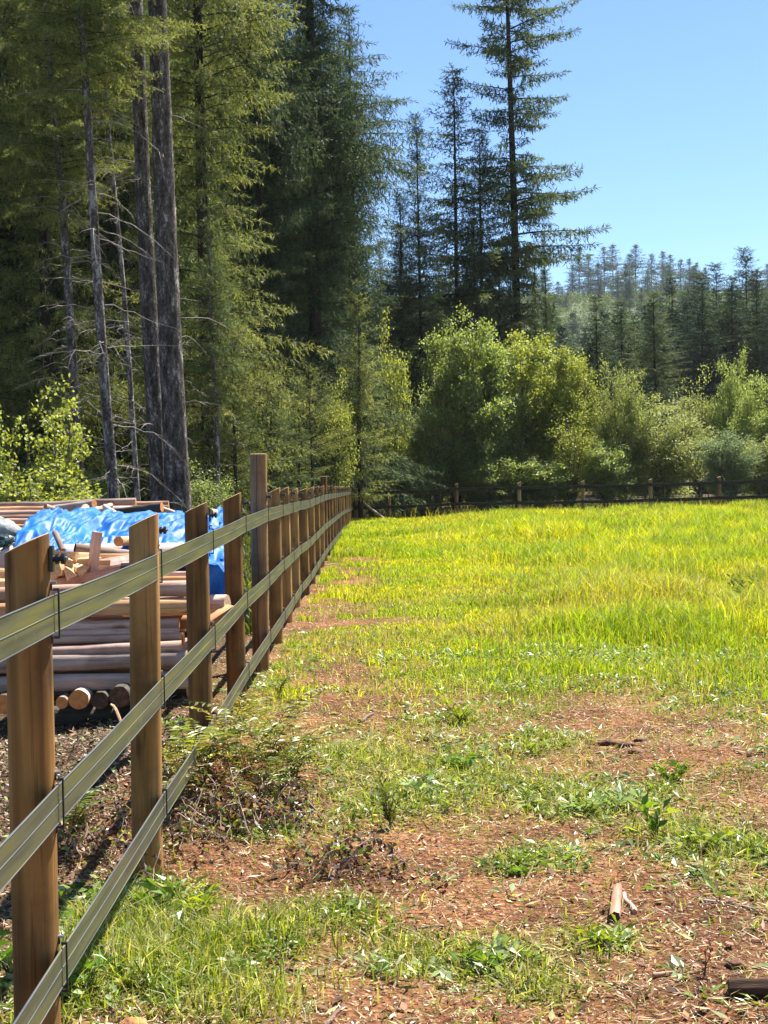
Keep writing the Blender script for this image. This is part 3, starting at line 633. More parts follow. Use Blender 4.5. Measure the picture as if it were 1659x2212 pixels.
def dark_tarp():
    nu, nv = 40, 24; U, W = np.meshgrid(np.linspace(0, 1, nu), np.linspace(0, 1, nv)); V = np.zeros((nv, nu, 3))
    for i in range(nv):
        for j in range(nu):
            u, w_ = U[i, j], W[i, j]; V[i, j] = P(-60 + 92 * u, 1150 + 8 * u + w_ * (58 - 50 * u ** 2), 11.9 - .25 * w_)
    V[..., 1] += .10 * (fbm(U * 9, W * 6, 1.3, 91) - .5); V[..., 2] += .05 * (fbm(U * 9, W * 6, 1.1, 95) - .5)
    mb = MB(); i = np.arange(nv - 1)[:, None] * nu; j = np.arange(nu - 1)[None, :]
    mb.add(V, np.stack([i + j, i + j + 1, i + nu + j + 1, i + nu + j], -1).reshape(-1, 4))
    o = mb.build('tarp', M['tarpgreen'], smooth=True); s_ = o.modifiers.new('sol', 'SOLIDIFY'); s_.thickness = .006
    tag(o, 'dark green sheet folded to a point at the left end of the blue tarp', 'tarp')
    mb = MB(); g = np.random.default_rng(3)
    th = np.linspace(0, np.pi, 14); ph = np.linspace(0, 2 * np.pi, 20, endpoint=False); T_, F_ = np.meshgrid(th, ph, indexing='ij')
    n = 1 + .25 * (fbm(T_ * 3, F_ * 1.5, .8, 41) - .5)
    V = np.stack([.20 * np.sin(T_) * np.cos(F_) * n, .12 * np.sin(T_) * np.sin(F_) * n, .09 * np.cos(T_) * n], -1)
    i = np.arange(13)[:, None] * 20; j = np.arange(20)[None, :]; k = (j + 1) % 20
    mb.add(V, np.stack([i + j, i + 20 + j, i + 20 + k, i + k], -1).reshape(-1, 4))
    M['rock'] = plain('grey_stone', (.30, .32, .30), .9, var=.35, vscale=14, bump=.6)
    o = mb.build('boulder', M['rock'], smooth=True); o.location = P(0, 1142, 12.3); o.rotation_euler = (.1, .35, 0); tag(o, 'pale grey stone lump above the dark green sheet at the picture edge', 'stone')
dark_tarp()

# ---------------------------------------------------------------- conifers
def conifer_mesh(name, seed, H, base, R, nb, mats, sp=.07, nl=.13, nw=.034, droop=.25, rise=.12, open_=0.0, tipup=.10, prof='cone', twl=.34, hang=.25, station=.16, lop=None, wood=.018, minlen=.3):
    """crown of a conifer: limbs, side twigs and needle sprays; origin at the tree's foot"""
    g = np.random.default_rng(seed); mb = MB()
    z0s = base * H + (H - base * H) * (np.sort(g.random(nb)) ** .93)
    az = np.cumsum(g.uniform(1.9, 2.9, nb))
    for z0, a in zip(z0s, az):
        t = (z0 - base * H) / (H - base * H)
        if prof == 'cone': L = R * (1 - t) ** .72 * (min(1, .6 + t * 3.2))
        elif prof == 'column': L = R * (min(1, (1 - t) * 3.0)) ** .8 * (.75 + .25 * math.sin(t * 17 + seed))
        else: L = R * max(.05, math.sin(math.pi * min(1, .12 + t * .92))) ** .6
        L *= g.uniform(.72, 1.22)
        if open_ and g.random() < open_: L *= g.uniform(.25, .6)
        if lop is not None: L *= 1 + lop[1] * math.cos(a - lop[0])
        L = max(L, minlen)
        n = max(4, int(L / .45)); s = np.linspace(0, 1, n)
        zc = z0 + L * (rise * s * (1 - t) + .35 * t * s - droop * s ** 2 * (1 - .6 * t) + tipup * s ** 4)
        bend = g.normal() * .12 * L
        ca, sa = math.cos(a), math.sin(a)
        B = np.stack([ca * L * s - sa * bend * s ** 2, sa * L * s + ca * bend * s ** 2, zc], 1)
        tube(mb, B, wood * (.35 + L / 3) * (1.05 - s), 4, mat=1, tint=.3, caps=False)
        ns = max(3, int(L / station)); st = np.linspace(.10 + .12 * g.random(), 1.0, ns); st = np.clip(st + g.normal(size=ns) * .01, .05, 1)
        base_p = np.stack([np.interp(st, s, B[:, k]) for k in range(3)], 1)
        tg = unit(np.stack([np.interp(st, s, np.gradient(B[:, k])) for k in range(3)], 1))
        side = unit(np.cross(tg, [0, 0, 1.]))
        tl = np.maximum(.10, twl * L ** .75 * (1 - st) ** .55 * np.minimum(1, st / .18)) * g.uniform(.45, 1.3, ns); btint = g.normal() * .09
        tb, td, tlen = [], [], []
        for sg in (-1, 1):
            ang = math.radians(52) + g.normal(size=ns) * .2
            d = tg * np.cos(ang)[:, None] + side * (sg * np.sin(ang))[:, None] + np.array([0, 0, -1.]) * (g.uniform(.0, .35, ns) + droop * .5)[:, None]
            tb.append(base_p); td.append(unit(d)); tlen.append(tl)
        kk = g.random(ns) < hang
        if kk.any():
            d = tg[kk] * .2 + np.array([0, 0, -1.]) + g.normal(size=(kk.sum(), 3)) * .25
            tb.append(base_p[kk]); td.append(unit(d)); tlen.append(np.clip(tl[kk] * .75, .15, .8))
        tb.append(base_p); td.append(tg); tlen.append(np.full(ns, station * 1.3))
        tb = np.concatenate(tb); td = np.concatenate(td); tlen = np.concatenate(tlen)
        cnt = np.maximum(2, (tlen / sp).astype(int)); idx = np.repeat(np.arange(len(tb)), cnt)
        off = np.arange(len(idx)) - np.repeat(np.cumsum(cnt) - cnt, cnt); f = (off + g.random(len(idx))) / cnt[idx]
        pp = tb[idx] + td[idx] * (tlen[idx] * f)[:, None]; pp[:, 2] -= (tlen[idx] * f) ** 2 * .35
        nd = td[idx] * .9 + g.normal(size=(len(idx), 3)) * .55; nd[:, 2] -= .08
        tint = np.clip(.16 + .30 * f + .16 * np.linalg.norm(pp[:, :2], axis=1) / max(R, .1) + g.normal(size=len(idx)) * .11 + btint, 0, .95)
        rhomb(mb, pp, nd, nl * g.uniform(.65, 1.3, len(idx)), nw * g.uniform(.7, 1.3, len(idx)), g, tint=tint, up=np.array([0, 0, 1.]))
    return mb.mesh('crown', mats)
def trunk_mesh(H, r, seed=0, mat=None, lean=(0, 0), wav=.04, sides=20, foot=1.25, n=None, top=.08, stubs=0):
    g = np.random.default_rng(seed); n = n or 40; t = np.linspace(0, 1, n); mb = MB()
    x = lean[0] * t * H + wav * np.sin(t * 5 + seed) ; y = lean[1] * t * H + wav * np.cos(t * 4 + seed) - wav * math.cos(seed)
    x = x - x[0]; y = y - y[0]
    rad = r * ((1 - t) ** .75 * (1 - top) + top) * (1 + (foot - 1) * np.exp(-t * H / .5))
    tube(mb, np.stack([x, y, t * H - .1], 1), rad, sides, rough=.035, rng=g)
    for i in range(stubs):
        z = g.uniform(.02, .5); a = g.uniform(0, 6.28); i0 = int(z * n)
        b = np.array([x[i0], y[i0], z * H - .1]); d = np.array([math.cos(a), math.sin(a), .1])
        tube(mb, [b + d * rad[i0] * .8, b + d * (rad[i0] + .08)], [.02, .012], 5)
    return mb.mesh('trunk', mat or M['bark'], smooth=True)
def dead_mesh(H, z0, z1, nb, Lr, r0, seed, lean=(0, 0), sub=4, thick=.013, side=None):
    """bare arching lower limbs with fine side twigs"""
    g = np.random.default_rng(seed); out = []
    for i in range(nb):
        mb = MB()
        z = g.uniform(z0, z1); a = g.uniform(0, 2 * math.pi) if side is None or g.random() < .3 else side + g.normal() * .6
        L = g.uniform(*Lr); n = 9; s = np.linspace(0, 1, n)
        rise = g.uniform(-.05, .45); dr = g.uniform(.2, .75); bd = g.normal() * .2
        ca, sa = math.cos(a), math.sin(a); c = np.array([lean[0] * z, lean[1] * z, z])
        r = r0 * .8 + L * s
        B = np.stack([ca * r - sa * bd * L * s ** 2, sa * r + ca * bd * L * s ** 2, L * (rise * s - dr * s ** 2) + .035 * np.cumsum(g.normal(size=n))], 1) + c
        tube(mb, B, thick * .62 * (.7 + .35 * L) * (1.08 - s), 5, caps=False)
        for k in range(g.integers(1, sub + 1)):
            f = g.uniform(.3, .95); j = int(f * (n - 1)); ll = L * g.uniform(.12, .35); sg = g.choice([-1, 1])
            tg = unit(B[min(j + 1, n - 1)] - B[j - 1]); sd_ = np.cross(tg, [0, 0, 1.]) * sg
            q = np.linspace(0, 1, 5)[:, None]
            tube(mb, B[j] + (tg * .7 + sd_ * .7) * ll * q + np.array([0, 0, -.3]) * ll * q ** 2 + g.normal(size=(5, 3)) * .006, thick * .36 * (1.1 - q[:, 0]), 4, caps=False)
        out.append(mb.mesh('branch', M['twig'], True))
    return out
print('crowns...')
FM = [M['fir'], M['barkdark']]
CR = {}
def crown(key, seed, H, base, R, nb, mats, **k):
    me = conifer_mesh('crown', seed, H, base, R, nb, mats, **k); CR[key] = (me, H); print(key, len(me.polygons))
LM = [M['firlit'], M['barkdark']]; DM = [M['firdark'], M['barkdark']]; BM = [M['firfar'], M['barkdark']]
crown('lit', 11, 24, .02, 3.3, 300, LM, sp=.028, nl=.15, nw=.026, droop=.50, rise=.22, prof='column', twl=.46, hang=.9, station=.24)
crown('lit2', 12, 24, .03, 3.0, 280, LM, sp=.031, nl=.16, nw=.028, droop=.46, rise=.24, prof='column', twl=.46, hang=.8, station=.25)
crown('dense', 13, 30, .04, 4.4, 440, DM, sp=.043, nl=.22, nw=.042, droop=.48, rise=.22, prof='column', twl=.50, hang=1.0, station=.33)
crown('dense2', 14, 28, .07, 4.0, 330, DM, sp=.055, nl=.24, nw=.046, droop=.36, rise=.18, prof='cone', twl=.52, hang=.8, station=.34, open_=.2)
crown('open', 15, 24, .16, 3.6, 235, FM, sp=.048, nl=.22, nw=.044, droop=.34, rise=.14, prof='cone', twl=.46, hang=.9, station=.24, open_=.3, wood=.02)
crown('young', 16, 8, .10, 2.3, 110, LM, sp=.032, nl=.11, nw=.018, droop=.14, rise=.26, prof='round', twl=.38, hang=.2, station=.18, tipup=.05)
crown('young2', 26, 8, .30, 2.4, 80, LM, sp=.032, nl=.11, nw=.018, droop=.18, rise=.30, prof='round', twl=.36, hang=.2, station=.18, tipup=.05)
crown('slim', 17, 12, .10, 2.2, 160, FM, sp=.040, nl=.17, nw=.034, droop=.32, rise=.24, prof='cone', twl=.46, hang=.7, station=.24, open_=.15)
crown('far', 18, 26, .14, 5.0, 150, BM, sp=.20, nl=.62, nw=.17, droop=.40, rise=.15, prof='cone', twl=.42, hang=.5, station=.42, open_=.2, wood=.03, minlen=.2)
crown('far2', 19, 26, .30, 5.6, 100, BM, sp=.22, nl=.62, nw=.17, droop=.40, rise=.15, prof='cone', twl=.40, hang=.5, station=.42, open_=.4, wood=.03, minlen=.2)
def tree(name, label, u, d, vtop=None, H=None, crown='dense', r=None, group=None, rz=0., seed=0, wide=1., bark='barkdark', cat='tree', lean=(0, 0), dead=None, mat=None, x=None, zoff=0.0, vbase=None):
    p = P(u, 1000, d) if x is None else np.array([x, d, 0]); gz = float(height(p[0], p[1])) - .1
    p = np.array([p[0], d, gz])
    if vtop is not None:
        top = P(u, vtop, d); H = top[2] - gz
    H = max(H, 5.0); me, H0 = CR[crown]; s = H / H0
    root = empty(name, p, rz); tag(root, label, cat, group)
    rr = r if r is not None else .0072 * H + .03
    tm = trunk_mesh(H * .985, rr, seed, M[bark], lean)
    link('trunk', tm, root)
    c = link('crown', me, root); c.scale = (s * wide, s * wide, s)
    if lean != (0, 0):
        sh = Matrix(((s * wide, 0, lean[0] * s, 0), (0, s * wide, lean[1] * s, 0), (0, 0, s, 0), (0, 0, 0, 1))); c.matrix_local = sh
    if mat:
        c.material_slots[0].link = 'OBJECT'; c.material_slots[0].material = M[mat]
    if dead:
        for dm in dead_mesh(H, *dead, seed=seed + 5, lean=lean, r0=rr * .8): link('branch', dm, root)
    return root
print('trees...')
# bare double trunks and the thin trunks beside them, crowns above the picture
def bare(label, ub, vb, ut, d, r, H, z0, crown='dense2', cz=None, seed=1, nb=26, Lr=(.8, 2.2), bark='bark', vt=0, group=None, side=None, sub=4, wide=.7, top=.25):
    b = P(ub, vb, d); t = P(ut, vt, d); lean = ((t[0] - b[0]) / (t[2] - b[2]), 0.0)
    gz = float(height(b[0], d)) - .1; b = np.array([b[0] - lean[0] * (b[2] - gz), d, gz])
    root = empty('fir_tree', b); tag(root, label, 'tree', group)
    n = 90; g = np.random.default_rng(seed); tt = np.linspace(0, 1, n); mb = MB()
    rad = r * (1 - (1 - top) * tt) * (1 + .12 * np.exp(-tt * H / .6))
    xw = lean[0] * tt * H + .03 * np.sin(tt * 11 + seed) - .03 * math.sin(seed)
    tube(mb, np.stack([xw, .02 * np.sin(tt * 9), tt * H - .1], 1), rad, 36, rough=.03, rng=g)
    link('trunk', mb.mesh('trunk', M[bark], True), root)
    me, H0 = CR[crown]; s = (H - z0) / H0
    c = link('crown', me, root); c.matrix_local = Matrix(((wide, 0, lean[0] * s, lean[0] * z0), (0, wide, 0, 0), (0, 0, s, z0), (0, 0, 0, 1)))
    for dm in dead_mesh(H, .8, min(z0 + 1, 13), nb, Lr, r * .7, seed + 9, lean, sub=sub, side=side): link('branch', dm, root)
    return root
bare('right one of two thick grey trunks growing close together behind the log pile', 388, 1085, 338, 32.0, .262, 30, 13.5, seed=3, nb=24, Lr=(.25, 1.0))
bare('left one of two thick grey trunks growing close together behind the log pile', 346, 1085, 297, 32.6, .205, 28, 13.5, seed=8, nb=34, Lr=(.6, 2.4), side=math.pi)
bare('thin grey fir trunk with bare arching twigs, left of the two thick trunks', 250, 1085, 172, 30.5, .115, 21, 8.8, crown='lit2', seed=15, nb=58, Lr=(.4, 1.8), wide=.62, sub=6)
bare('slender crooked grey trunk furthest left of the bare trunks', 172, 1060, 128, 36, .125, 20, 7.5, crown='lit2', seed=23, nb=44, Lr=(.4, 1.7), vt=400, wide=.55, sub=6)
bare('thinnest grey trunk just left of the two thick trunks', 297, 1060, 252, 37, .075, 17, 9, crown='open', seed=29, nb=34, Lr=(.4, 1.3), vt=480, wide=.5, sub=6)
bare('grey bare trunk standing deep at the left picture edge', 40, 1060, 48, 50, .17, 26, 11, crown='dense2', seed=37, nb=20, Lr=(.6, 1.6), vt=400)
bare('thin twiggy trunk right of the two thick trunks, before the sunlit fir', 472, 1060, 462, 41, .075, 9, 3.2, crown='slim', seed=41, nb=18, Lr=(.4, 1.1), vt=800, wide=.55)
# named standing conifers
tree('fir_tree', 'large sunlit yellow green fir right behind the two thick trunks', 452, 43.5, H=26, crown='lit', seed=2, rz=.4, wide=.82)
tree('fir_tree', 'sunlit fir whose foliage fills the gap left of the two thick trunks', 262, 47, H=24, crown='lit2', seed=4, rz=2.1, wide=.9)
tree('fir_tree', 'yellow green fir left of the slender crooked trunk', 110, 43, H=23, crown='lit', seed=5, rz=3.3, wide=.85)
tree('fir_tree', 'green fir at the left picture edge above the bright shrub', -45, 41, H=20, crown='lit2', seed=6, rz=5., wide=.7)
tree('fir_tree', 'small bushy sunlit fir at the foot of the large sunlit fir', 505, 42.5, vtop=730, crown='young', seed=7, rz=1., wide=.62)
tree('fir_tree', 'tall dark dense fir that fills the middle, its right edge against the sky', 690, 60, H=31, crown='dense', seed=9, rz=.3, wide=.88, r=.30)
tree('fir_tree', 'dark fir with a massive shaded trunk between the sunlit fir and the tall dense one', 566, 56, H=30, crown='dense', seed=10, rz=2.4, wide=.66, r=.42)
tree('fir_tree', 'dark fir behind the tall dense fir, reaching out toward the slim tree', 768, 68, vtop=20, crown='dense2', seed=12, rz=1.1, wide=.8)
tree('fir_tree', 'slim fir with a long bare mast left of the dense pointed fir', 912, 74, vtop=250, crown='open', seed=13, rz=.7, wide=.95, r=.12)
tree('fir_tree', 'pointed fir with full layered branches left of the tallest open one', 992, 78, vtop=150, crown='open', seed=14, rz=4.0, wide=1.3, r=.17)
tree('fir_tree', 'shorter fir close on the right side of the pointed layered fir', 1050, 79, vtop=285, crown='open', seed=16, rz=2.0, wide=1.2, mat='fir')
tree('fir_tree', 'bushy fir at the lower right of the pointed layered fir', 1028, 77, vtop=430, crown='slim', seed=117, rz=5.0, wide=.9)
tree('fir_tree', 'fir left of the slim mast fir, merging with the tall dense one', 872, 76, vtop=420, crown='open', seed=118, rz=1.0, wide=1.2)
tree('fir_tree', 'drooping bushy fir at the foot of the tallest open one', 1082, 78, vtop=500, crown='slim', seed=119, rz=2.2, wide=.9)
for i, (u, vt, d, lb) in enumerate([(1455, 600, 132, 'dark fir left of the dim blue green one over the willows'), (1520, 590, 116, 'dark fir between the dim blue green one and the right dark group'),
        (1585, 600, 118, 'dark fir just left of the tallest dark one at the right edge'), (1640, 585, 122, 'dark fir just right of the tallest dark one at the right edge'), (1375, 680, 112, 'low dark fir between the two firs over the big bush')]):
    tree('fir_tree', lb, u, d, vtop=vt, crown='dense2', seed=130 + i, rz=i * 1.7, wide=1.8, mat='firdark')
tree('fir_tree', 'mid sized green fir with a pointed lit top, left of the big leafy bush', 778, 57, vtop=608, crown='slim', seed=18, rz=1.9, wide=1.0, mat='firlit')
tree('fir_tree', 'young rounded sunlit fir on a thin stem above the fence posts', 672, 50, vtop=785, crown='young2', seed=19, rz=.2, wide=.78, r=.055)
tree('fir_tree', 'dark fir rising behind the right end of the big leafy bush', 1293, 96, vtop=640, crown='dense2', seed=20, rz=.8, wide=1.7, mat='firdark')
tree('fir_tree', 'greenish fir close behind and right of the dark one over the big bush', 1345, 108, vtop=650, crown='dense2', seed=21, rz=3.8, wide=1.7, mat='fir')
tree('fir_tree', 'dark fir with yellow green right side above the willow bushes', 1418, 93, vtop=632, crown='dense2', seed=22, rz=2.8, wide=1.7, mat='fir')
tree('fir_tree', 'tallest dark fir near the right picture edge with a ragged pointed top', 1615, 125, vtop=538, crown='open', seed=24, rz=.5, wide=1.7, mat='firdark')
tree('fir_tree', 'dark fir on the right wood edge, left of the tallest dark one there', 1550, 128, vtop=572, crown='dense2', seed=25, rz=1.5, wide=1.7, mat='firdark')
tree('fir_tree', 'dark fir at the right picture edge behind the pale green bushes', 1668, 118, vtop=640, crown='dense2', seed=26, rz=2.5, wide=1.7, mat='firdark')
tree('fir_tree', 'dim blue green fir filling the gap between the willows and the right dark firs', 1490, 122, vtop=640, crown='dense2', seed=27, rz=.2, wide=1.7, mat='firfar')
# the tall isolated tree: its own sparse crown, longer to the right
crown('solo', 35, 34, .27, 4.1, 210, FM, sp=.065, nl=.30, nw=.058, droop=.24, rise=.05, prof='column', twl=.34, hang=1.2, station=.17, open_=.5, lop=(0.0, .08), wood=.028, tipup=.10)
tree('fir_tree', 'tallest open fir standing free against the sky with long ragged branches', 1124, 80, H=33, crown='solo', seed=31, wide=1.0, r=.27, lean=(-.012, 0), dead=(7, 12, 8, (.5, 1.5)))
# slim bare stems beside its foot
for i, (u, vt, d, lb) in enumerate([(1110, 560, 80.5, 'dark slim stem leaning beside the foot of the tallest open fir'), (1160, 540, 82, 'thin dark stem right of the tallest open fir'),
                                    (1182, 500, 83, 'dark thin stem with tufts at its top, furthest right of the free standing group')]):
    tree('fir_tree', lb, u, d, vtop=vt, crown='open', seed=50 + i, rz=i * 1.3, wide=.45, r=.10)
# the wood behind, row after row
g = np.random.default_rng(2024); proto_rows = []
for row, (d0, n, u0, u1, Hr) in enumerate([(52, 12, -190, 500, (20, 27)), (62, 13, -180, 700, (22, 29)), (74, 12, -150, 860, (20, 27)), (88, 12, -150, 880, (18, 26)), (104, 10, -100, 900, (18, 25))]):
    for i in range(n):
        u = u0 + (u1 - u0) * (i + g.uniform(.1, .9)) / n; d = d0 + g.uniform(-4, 4); H = g.uniform(*Hr)
        if u < 140 and row >= 1: H *= .58
        if u > 760: H = min(H, (1030 - g.uniform(420, 560)) * d / FPX + 1.7)
        tree('fir_tree', 'tall shaded fir deep in the wood behind the front trees', u, d, H=H, crown=['dense', 'dense2', 'open'][(i + row) % 3 if row < 4 else 1], seed=100 + row * 20 + i, rz=g.uniform(0, 6.2),
             wide=g.uniform(.7, 1.0), group='shaded firs deep in the left wood', mat='fir' if g.random() < .35 else None)
for i in range(16):
    u = 830 + 46 * i / 1.9 + g.uniform(-15, 15); d = g.uniform(84, 112); vt = g.uniform(560, 700) if u < 1090 else g.uniform(690, 760)
    tree('fir_tree', 'low dark fir between the leafy bush and the taller open firs', u, d, vtop=vt, crown=['slim', 'dense2'][i % 2], seed=300 + i, rz=g.uniform(0, 6), wide=g.uniform(.9, 1.3), group='low firs behind the big bush', mat='fir')
for i in range(34):
    u = 1170 + 15.5 * i + g.uniform(-8, 8); d = g.uniform(120, 180); vt = g.uniform(650, 760) if u < 1480 else g.uniform(590, 680)
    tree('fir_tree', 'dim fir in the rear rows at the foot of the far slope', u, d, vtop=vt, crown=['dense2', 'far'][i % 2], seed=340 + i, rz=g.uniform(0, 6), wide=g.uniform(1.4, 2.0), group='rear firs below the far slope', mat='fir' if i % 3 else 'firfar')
for i in range(16):     # understorey of the left wood
    u = -60 + 46 * i + g.uniform(-15, 15); d = g.uniform(46, 58); vt = g.uniform(820, 960)
    tree('fir_tree', 'small shaded fir growing under the tall trees of the wood', u, d, vtop=vt, crown='slim', seed=400 + i, rz=g.uniform(0, 6), wide=g.uniform(1.2, 1.8), group='small firs under the tall trees', mat='fir')
# ridge line
ridge = [(1243, 585, 'far'), (1257, 548, 'far2'), (1277, 560, 'far2'), (1311, 545, 'far2'), (1330, 540, 'far2'), (1366, 560, 'far2'), (1379, 540, 'far2'), (1413, 560, 'far2'), (1438, 556, 'far'), (1454, 562, 'far2'),
         (1476, 572, 'far2'), (1494, 572, 'far'), (1510, 580, 'far'), (1528, 590, 'far')]
for i, (u, vt, c) in enumerate(ridge):
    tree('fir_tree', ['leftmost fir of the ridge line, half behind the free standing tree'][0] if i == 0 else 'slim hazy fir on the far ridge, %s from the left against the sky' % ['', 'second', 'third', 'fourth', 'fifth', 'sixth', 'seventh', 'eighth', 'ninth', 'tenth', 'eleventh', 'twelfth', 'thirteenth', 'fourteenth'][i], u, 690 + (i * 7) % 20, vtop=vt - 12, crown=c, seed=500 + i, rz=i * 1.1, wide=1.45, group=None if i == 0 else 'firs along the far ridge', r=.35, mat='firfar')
for i in range(22):
    u = 1195 + 22 * i + g.uniform(-6, 6); d = 640 + g.uniform(-20, 60)
    p = P(u, 1000, d); H = g.uniform(5, 8); vv = 1044 - (u - 829) * .0175 - (float(height(p[0], d)) + H - 1.65) * FPX / d
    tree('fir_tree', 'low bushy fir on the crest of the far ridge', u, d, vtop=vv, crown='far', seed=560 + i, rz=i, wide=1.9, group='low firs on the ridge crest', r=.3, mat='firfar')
g = np.random.default_rng(88)
for i in range(90):
    y = 210 + 440 * g.random() ** .8; u = g.uniform(830, 1680); H = g.uniform(6, 17); p = P(u, 1000, y)
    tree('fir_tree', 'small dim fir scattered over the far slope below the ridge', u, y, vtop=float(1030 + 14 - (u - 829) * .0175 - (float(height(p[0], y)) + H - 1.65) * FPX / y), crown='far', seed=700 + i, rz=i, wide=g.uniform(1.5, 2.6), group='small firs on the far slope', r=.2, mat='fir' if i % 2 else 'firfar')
# hillside cover: brush and saplings nobody could count
def hillbrush():
    g = np.random.default_rng(9); mb = MB(); n = 3200
    y = 210 + 480 * g.random(n) ** .7; x = g.uniform(-.10, .30, n) * y; z = height(x, y); k = 26
    c = np.repeat(np.stack([x, y, z], 1), k, 0); rr = np.repeat(g.uniform(1.0, 2.6, n), k); dd = unit(g.normal(size=(n * k, 3))); dd[:, 2] = np.abs(dd[:, 2])
    pp = c + dd * rr[:, None] * g.uniform(.5, 1, (n * k, 1)) * np.array([1, 1, 1.3])
    t = np.repeat(g.uniform(.25, .8, n), k) + g.normal(size=n * k) * .08
    rhomb(mb, pp, dd + g.normal(size=dd.shape) * .5, g.uniform(.6, 1.3, n * k), g.uniform(.35, .7, n * k), g, tint=np.clip(t, 0, 1))
    tag(mb.build('hillside_brush', M['fir']), 'green brush covering the far slope under the ridge firs', 'brush', kind='stuff')
hillbrush()

# ---------------------------------------------------------------- leafy shrubs
def shrub_meshes(seed, H, W, nt, per, ll, lw, mat, stems=9, low=.12, spread=.5, sig=.22, sparse=0.0, D=None, lum=.85, shoots=0):
    g = np.random.default_rng(seed); mbw = MB(); mb = MB(); D = D or W; st = []
    for i in range(stems):
        a = g.uniform(0, 6.28); f = g.uniform(.15, 1) * spread; hh = H * g.uniform(.7, .97); s = np.linspace(0, 1, 12)
        B = np.stack([math.cos(a) * W / 2 * f * s ** 1.3 + .10 * math.cos(a), math.sin(a) * D / 2 * f * s ** 1.3 + .10 * math.sin(a), hh * s], 1) + np.cumsum(g.normal(size=(12, 3)) * .012 * H, 0) * [1, 1, .2]
        tube(mbw, B, (.008 * H + .006) * (1.1 - s) * g.uniform(.7, 1.2), 6, caps=False); st.append(B)
    SB = np.concatenate(st)
    v = unit(g.normal(size=(nt, 3))); ang = np.arctan2(v[:, 1], v[:, 0])
    lump = 1 - lum * .52 + lum * fbm(ang * 1.2 + 9, v[:, 2] * 2.2 + 9, .8, seed % 50 + 100, 3)
    rr = g.random(nt) ** .38 * lump
    T = v * rr[:, None] * [W / 2, D / 2, H * (1 - low) / 2]; T[:, 2] += H * (low + 1) / 2
    k = T[:, 2] > .08 * H; T = T[k]; nt = len(T)
    if sparse: keep = g.random(nt) > sparse; T = T[keep]; nt = len(T)
    if shoots:
        k = g.choice(nt, shoots); T = np.vstack([T, T[k] + np.stack([g.normal(size=shoots) * .05 * W, g.normal(size=shoots) * .05 * D, g.uniform(.03, .03 + .5 / H + .04, shoots) * H], 1)])
    for t_ in T:
        dz = t_[2] - SB[:, 2]; cost = np.linalg.norm(SB - t_, axis=1) + np.where(dz < .1, 3, 0); j = cost.argmin(); b = SB[j]
        s = np.linspace(0, 1, 6)[:, None]; path = b + (t_ - b) * s + np.array([0, 0, 1.]) * .12 * np.linalg.norm(t_ - b) * s * (1 - s)
        if np.linalg.norm(t_ - b) > .12: tube(mbw, path, (.0035 * H ** .5 + .002) * (1.15 - s[:, 0]), 4, caps=False)
        n = max(6, int(per * g.uniform(.5, 1.4))); f = .45 + .6 * g.random(n) ** .7
        pos = b + (t_ - b) * f[:, None] + g.normal(size=(n, 3)) * sig * [1, 1, .75]
        d = unit(t_ - b + 1e-6) * .6 + g.normal(size=(n, 3)) * .7 + [0, 0, .05]
        tint = np.clip(.40 + .18 * (g.random() - .5) + g.normal(size=n) * .15, 0, .95)
        rhomb(mb, pos, d, ll * g.uniform(.6, 1.3, n), lw * g.uniform(.7, 1.3, n), g, tint=tint, bend=.15, up=np.array([0, 0, .9]))
    return mbw.mesh('stems', M['stem'], True), mb.mesh('foliage', M[mat])
SH = {}
def shrub(label, u, d, vtop, wu, key, rz=0., name='shrub', cat='shrub', group=None, mat=None):
    sm, fm, H0, W0 = SH[key]
    if 58.9 < d < 64: d += 1.2 + .012 * wu
    p = P(u, 1000, d); gz = float(height(p[0], d)) - .03; H = P(u, vtop, d)[2] - gz; W = wu * d / FPX
    root = empty(name, (p[0], d, gz), rz); tag(root, label, cat, group)
    for nm, me in (('stems', sm), ('foliage', fm)):
        o = link(nm, me, root); o.scale = (W / W0, W / W0, H / H0)
        if nm == 'foliage' and mat: o.material_slots[0].link = 'OBJECT'; o.material_slots[0].material = M[mat]
    return root
def mk(key, seed, H, W, *a, **k): SH[key] = (*shrub_meshes(seed, H, W, *a, **k), H, W)
print('shrubs...')
mk('big', 1, 7, 4.6, 230, 150, .14, .10, 'leafy', stems=12, sig=.20, low=.04, lum=1.1, shoots=22)
mk('big2', 2, 7, 4.6, 230, 150, .13, .09, 'leafgold', stems=12, sig=.19, low=.04, lum=1.1, shoots=22)
mk('gold', 3, 3.2, 1.3, 110, 34, .075, .062, 'leafgold', stems=7, sig=.085, low=.05, sparse=.1)
mk('willow', 4, 4.5, 4.2, 210, 90, .15, .052, 'willow', stems=18, sig=.17, low=.02, lum=1.3, shoots=60)
mk('sage', 5, 3, 2.4, 170, 70, .13, .042, 'sage', stems=16, sig=.13, low=.0, lum=1.3, shoots=50)
mk('thin', 6, 4, 2.8, 150, 38, .09, .06, 'leafy', stems=9, sig=.16, low=.15, sparse=.15)
shrub('left part of the big leafy bush beyond the far fence, with whitish green leaves', 985, 63, 700, 150, 'big', .4)
shrub('tallest leafy bush beyond the far fence, rounded and grey green at the top', 1035, 64.5, 678, 190, 'big', 2.2)
shrub('broad yellow green bush in the middle of the big leafy clump', 1130, 62.5, 705, 220, 'big2', 1.2)
shrub('yellowish bush forming the right shoulder of the big leafy clump', 1222, 63, 745, 150, 'big2', 3.9)
shrub('low dark leafy bush pressing on the rails left of the big clump', 945, 61, 840, 120, 'thin', 1.0)
shrub('leafy bush with a dark crooked stem at the right foot of the big clump', 1235, 61, 890, 120, 'thin', 4.0, mat='leafgold')
shrub('pale willow bush rising behind the yellowish one right of the big clump', 1345, 65, 812, 150, 'willow', .5)
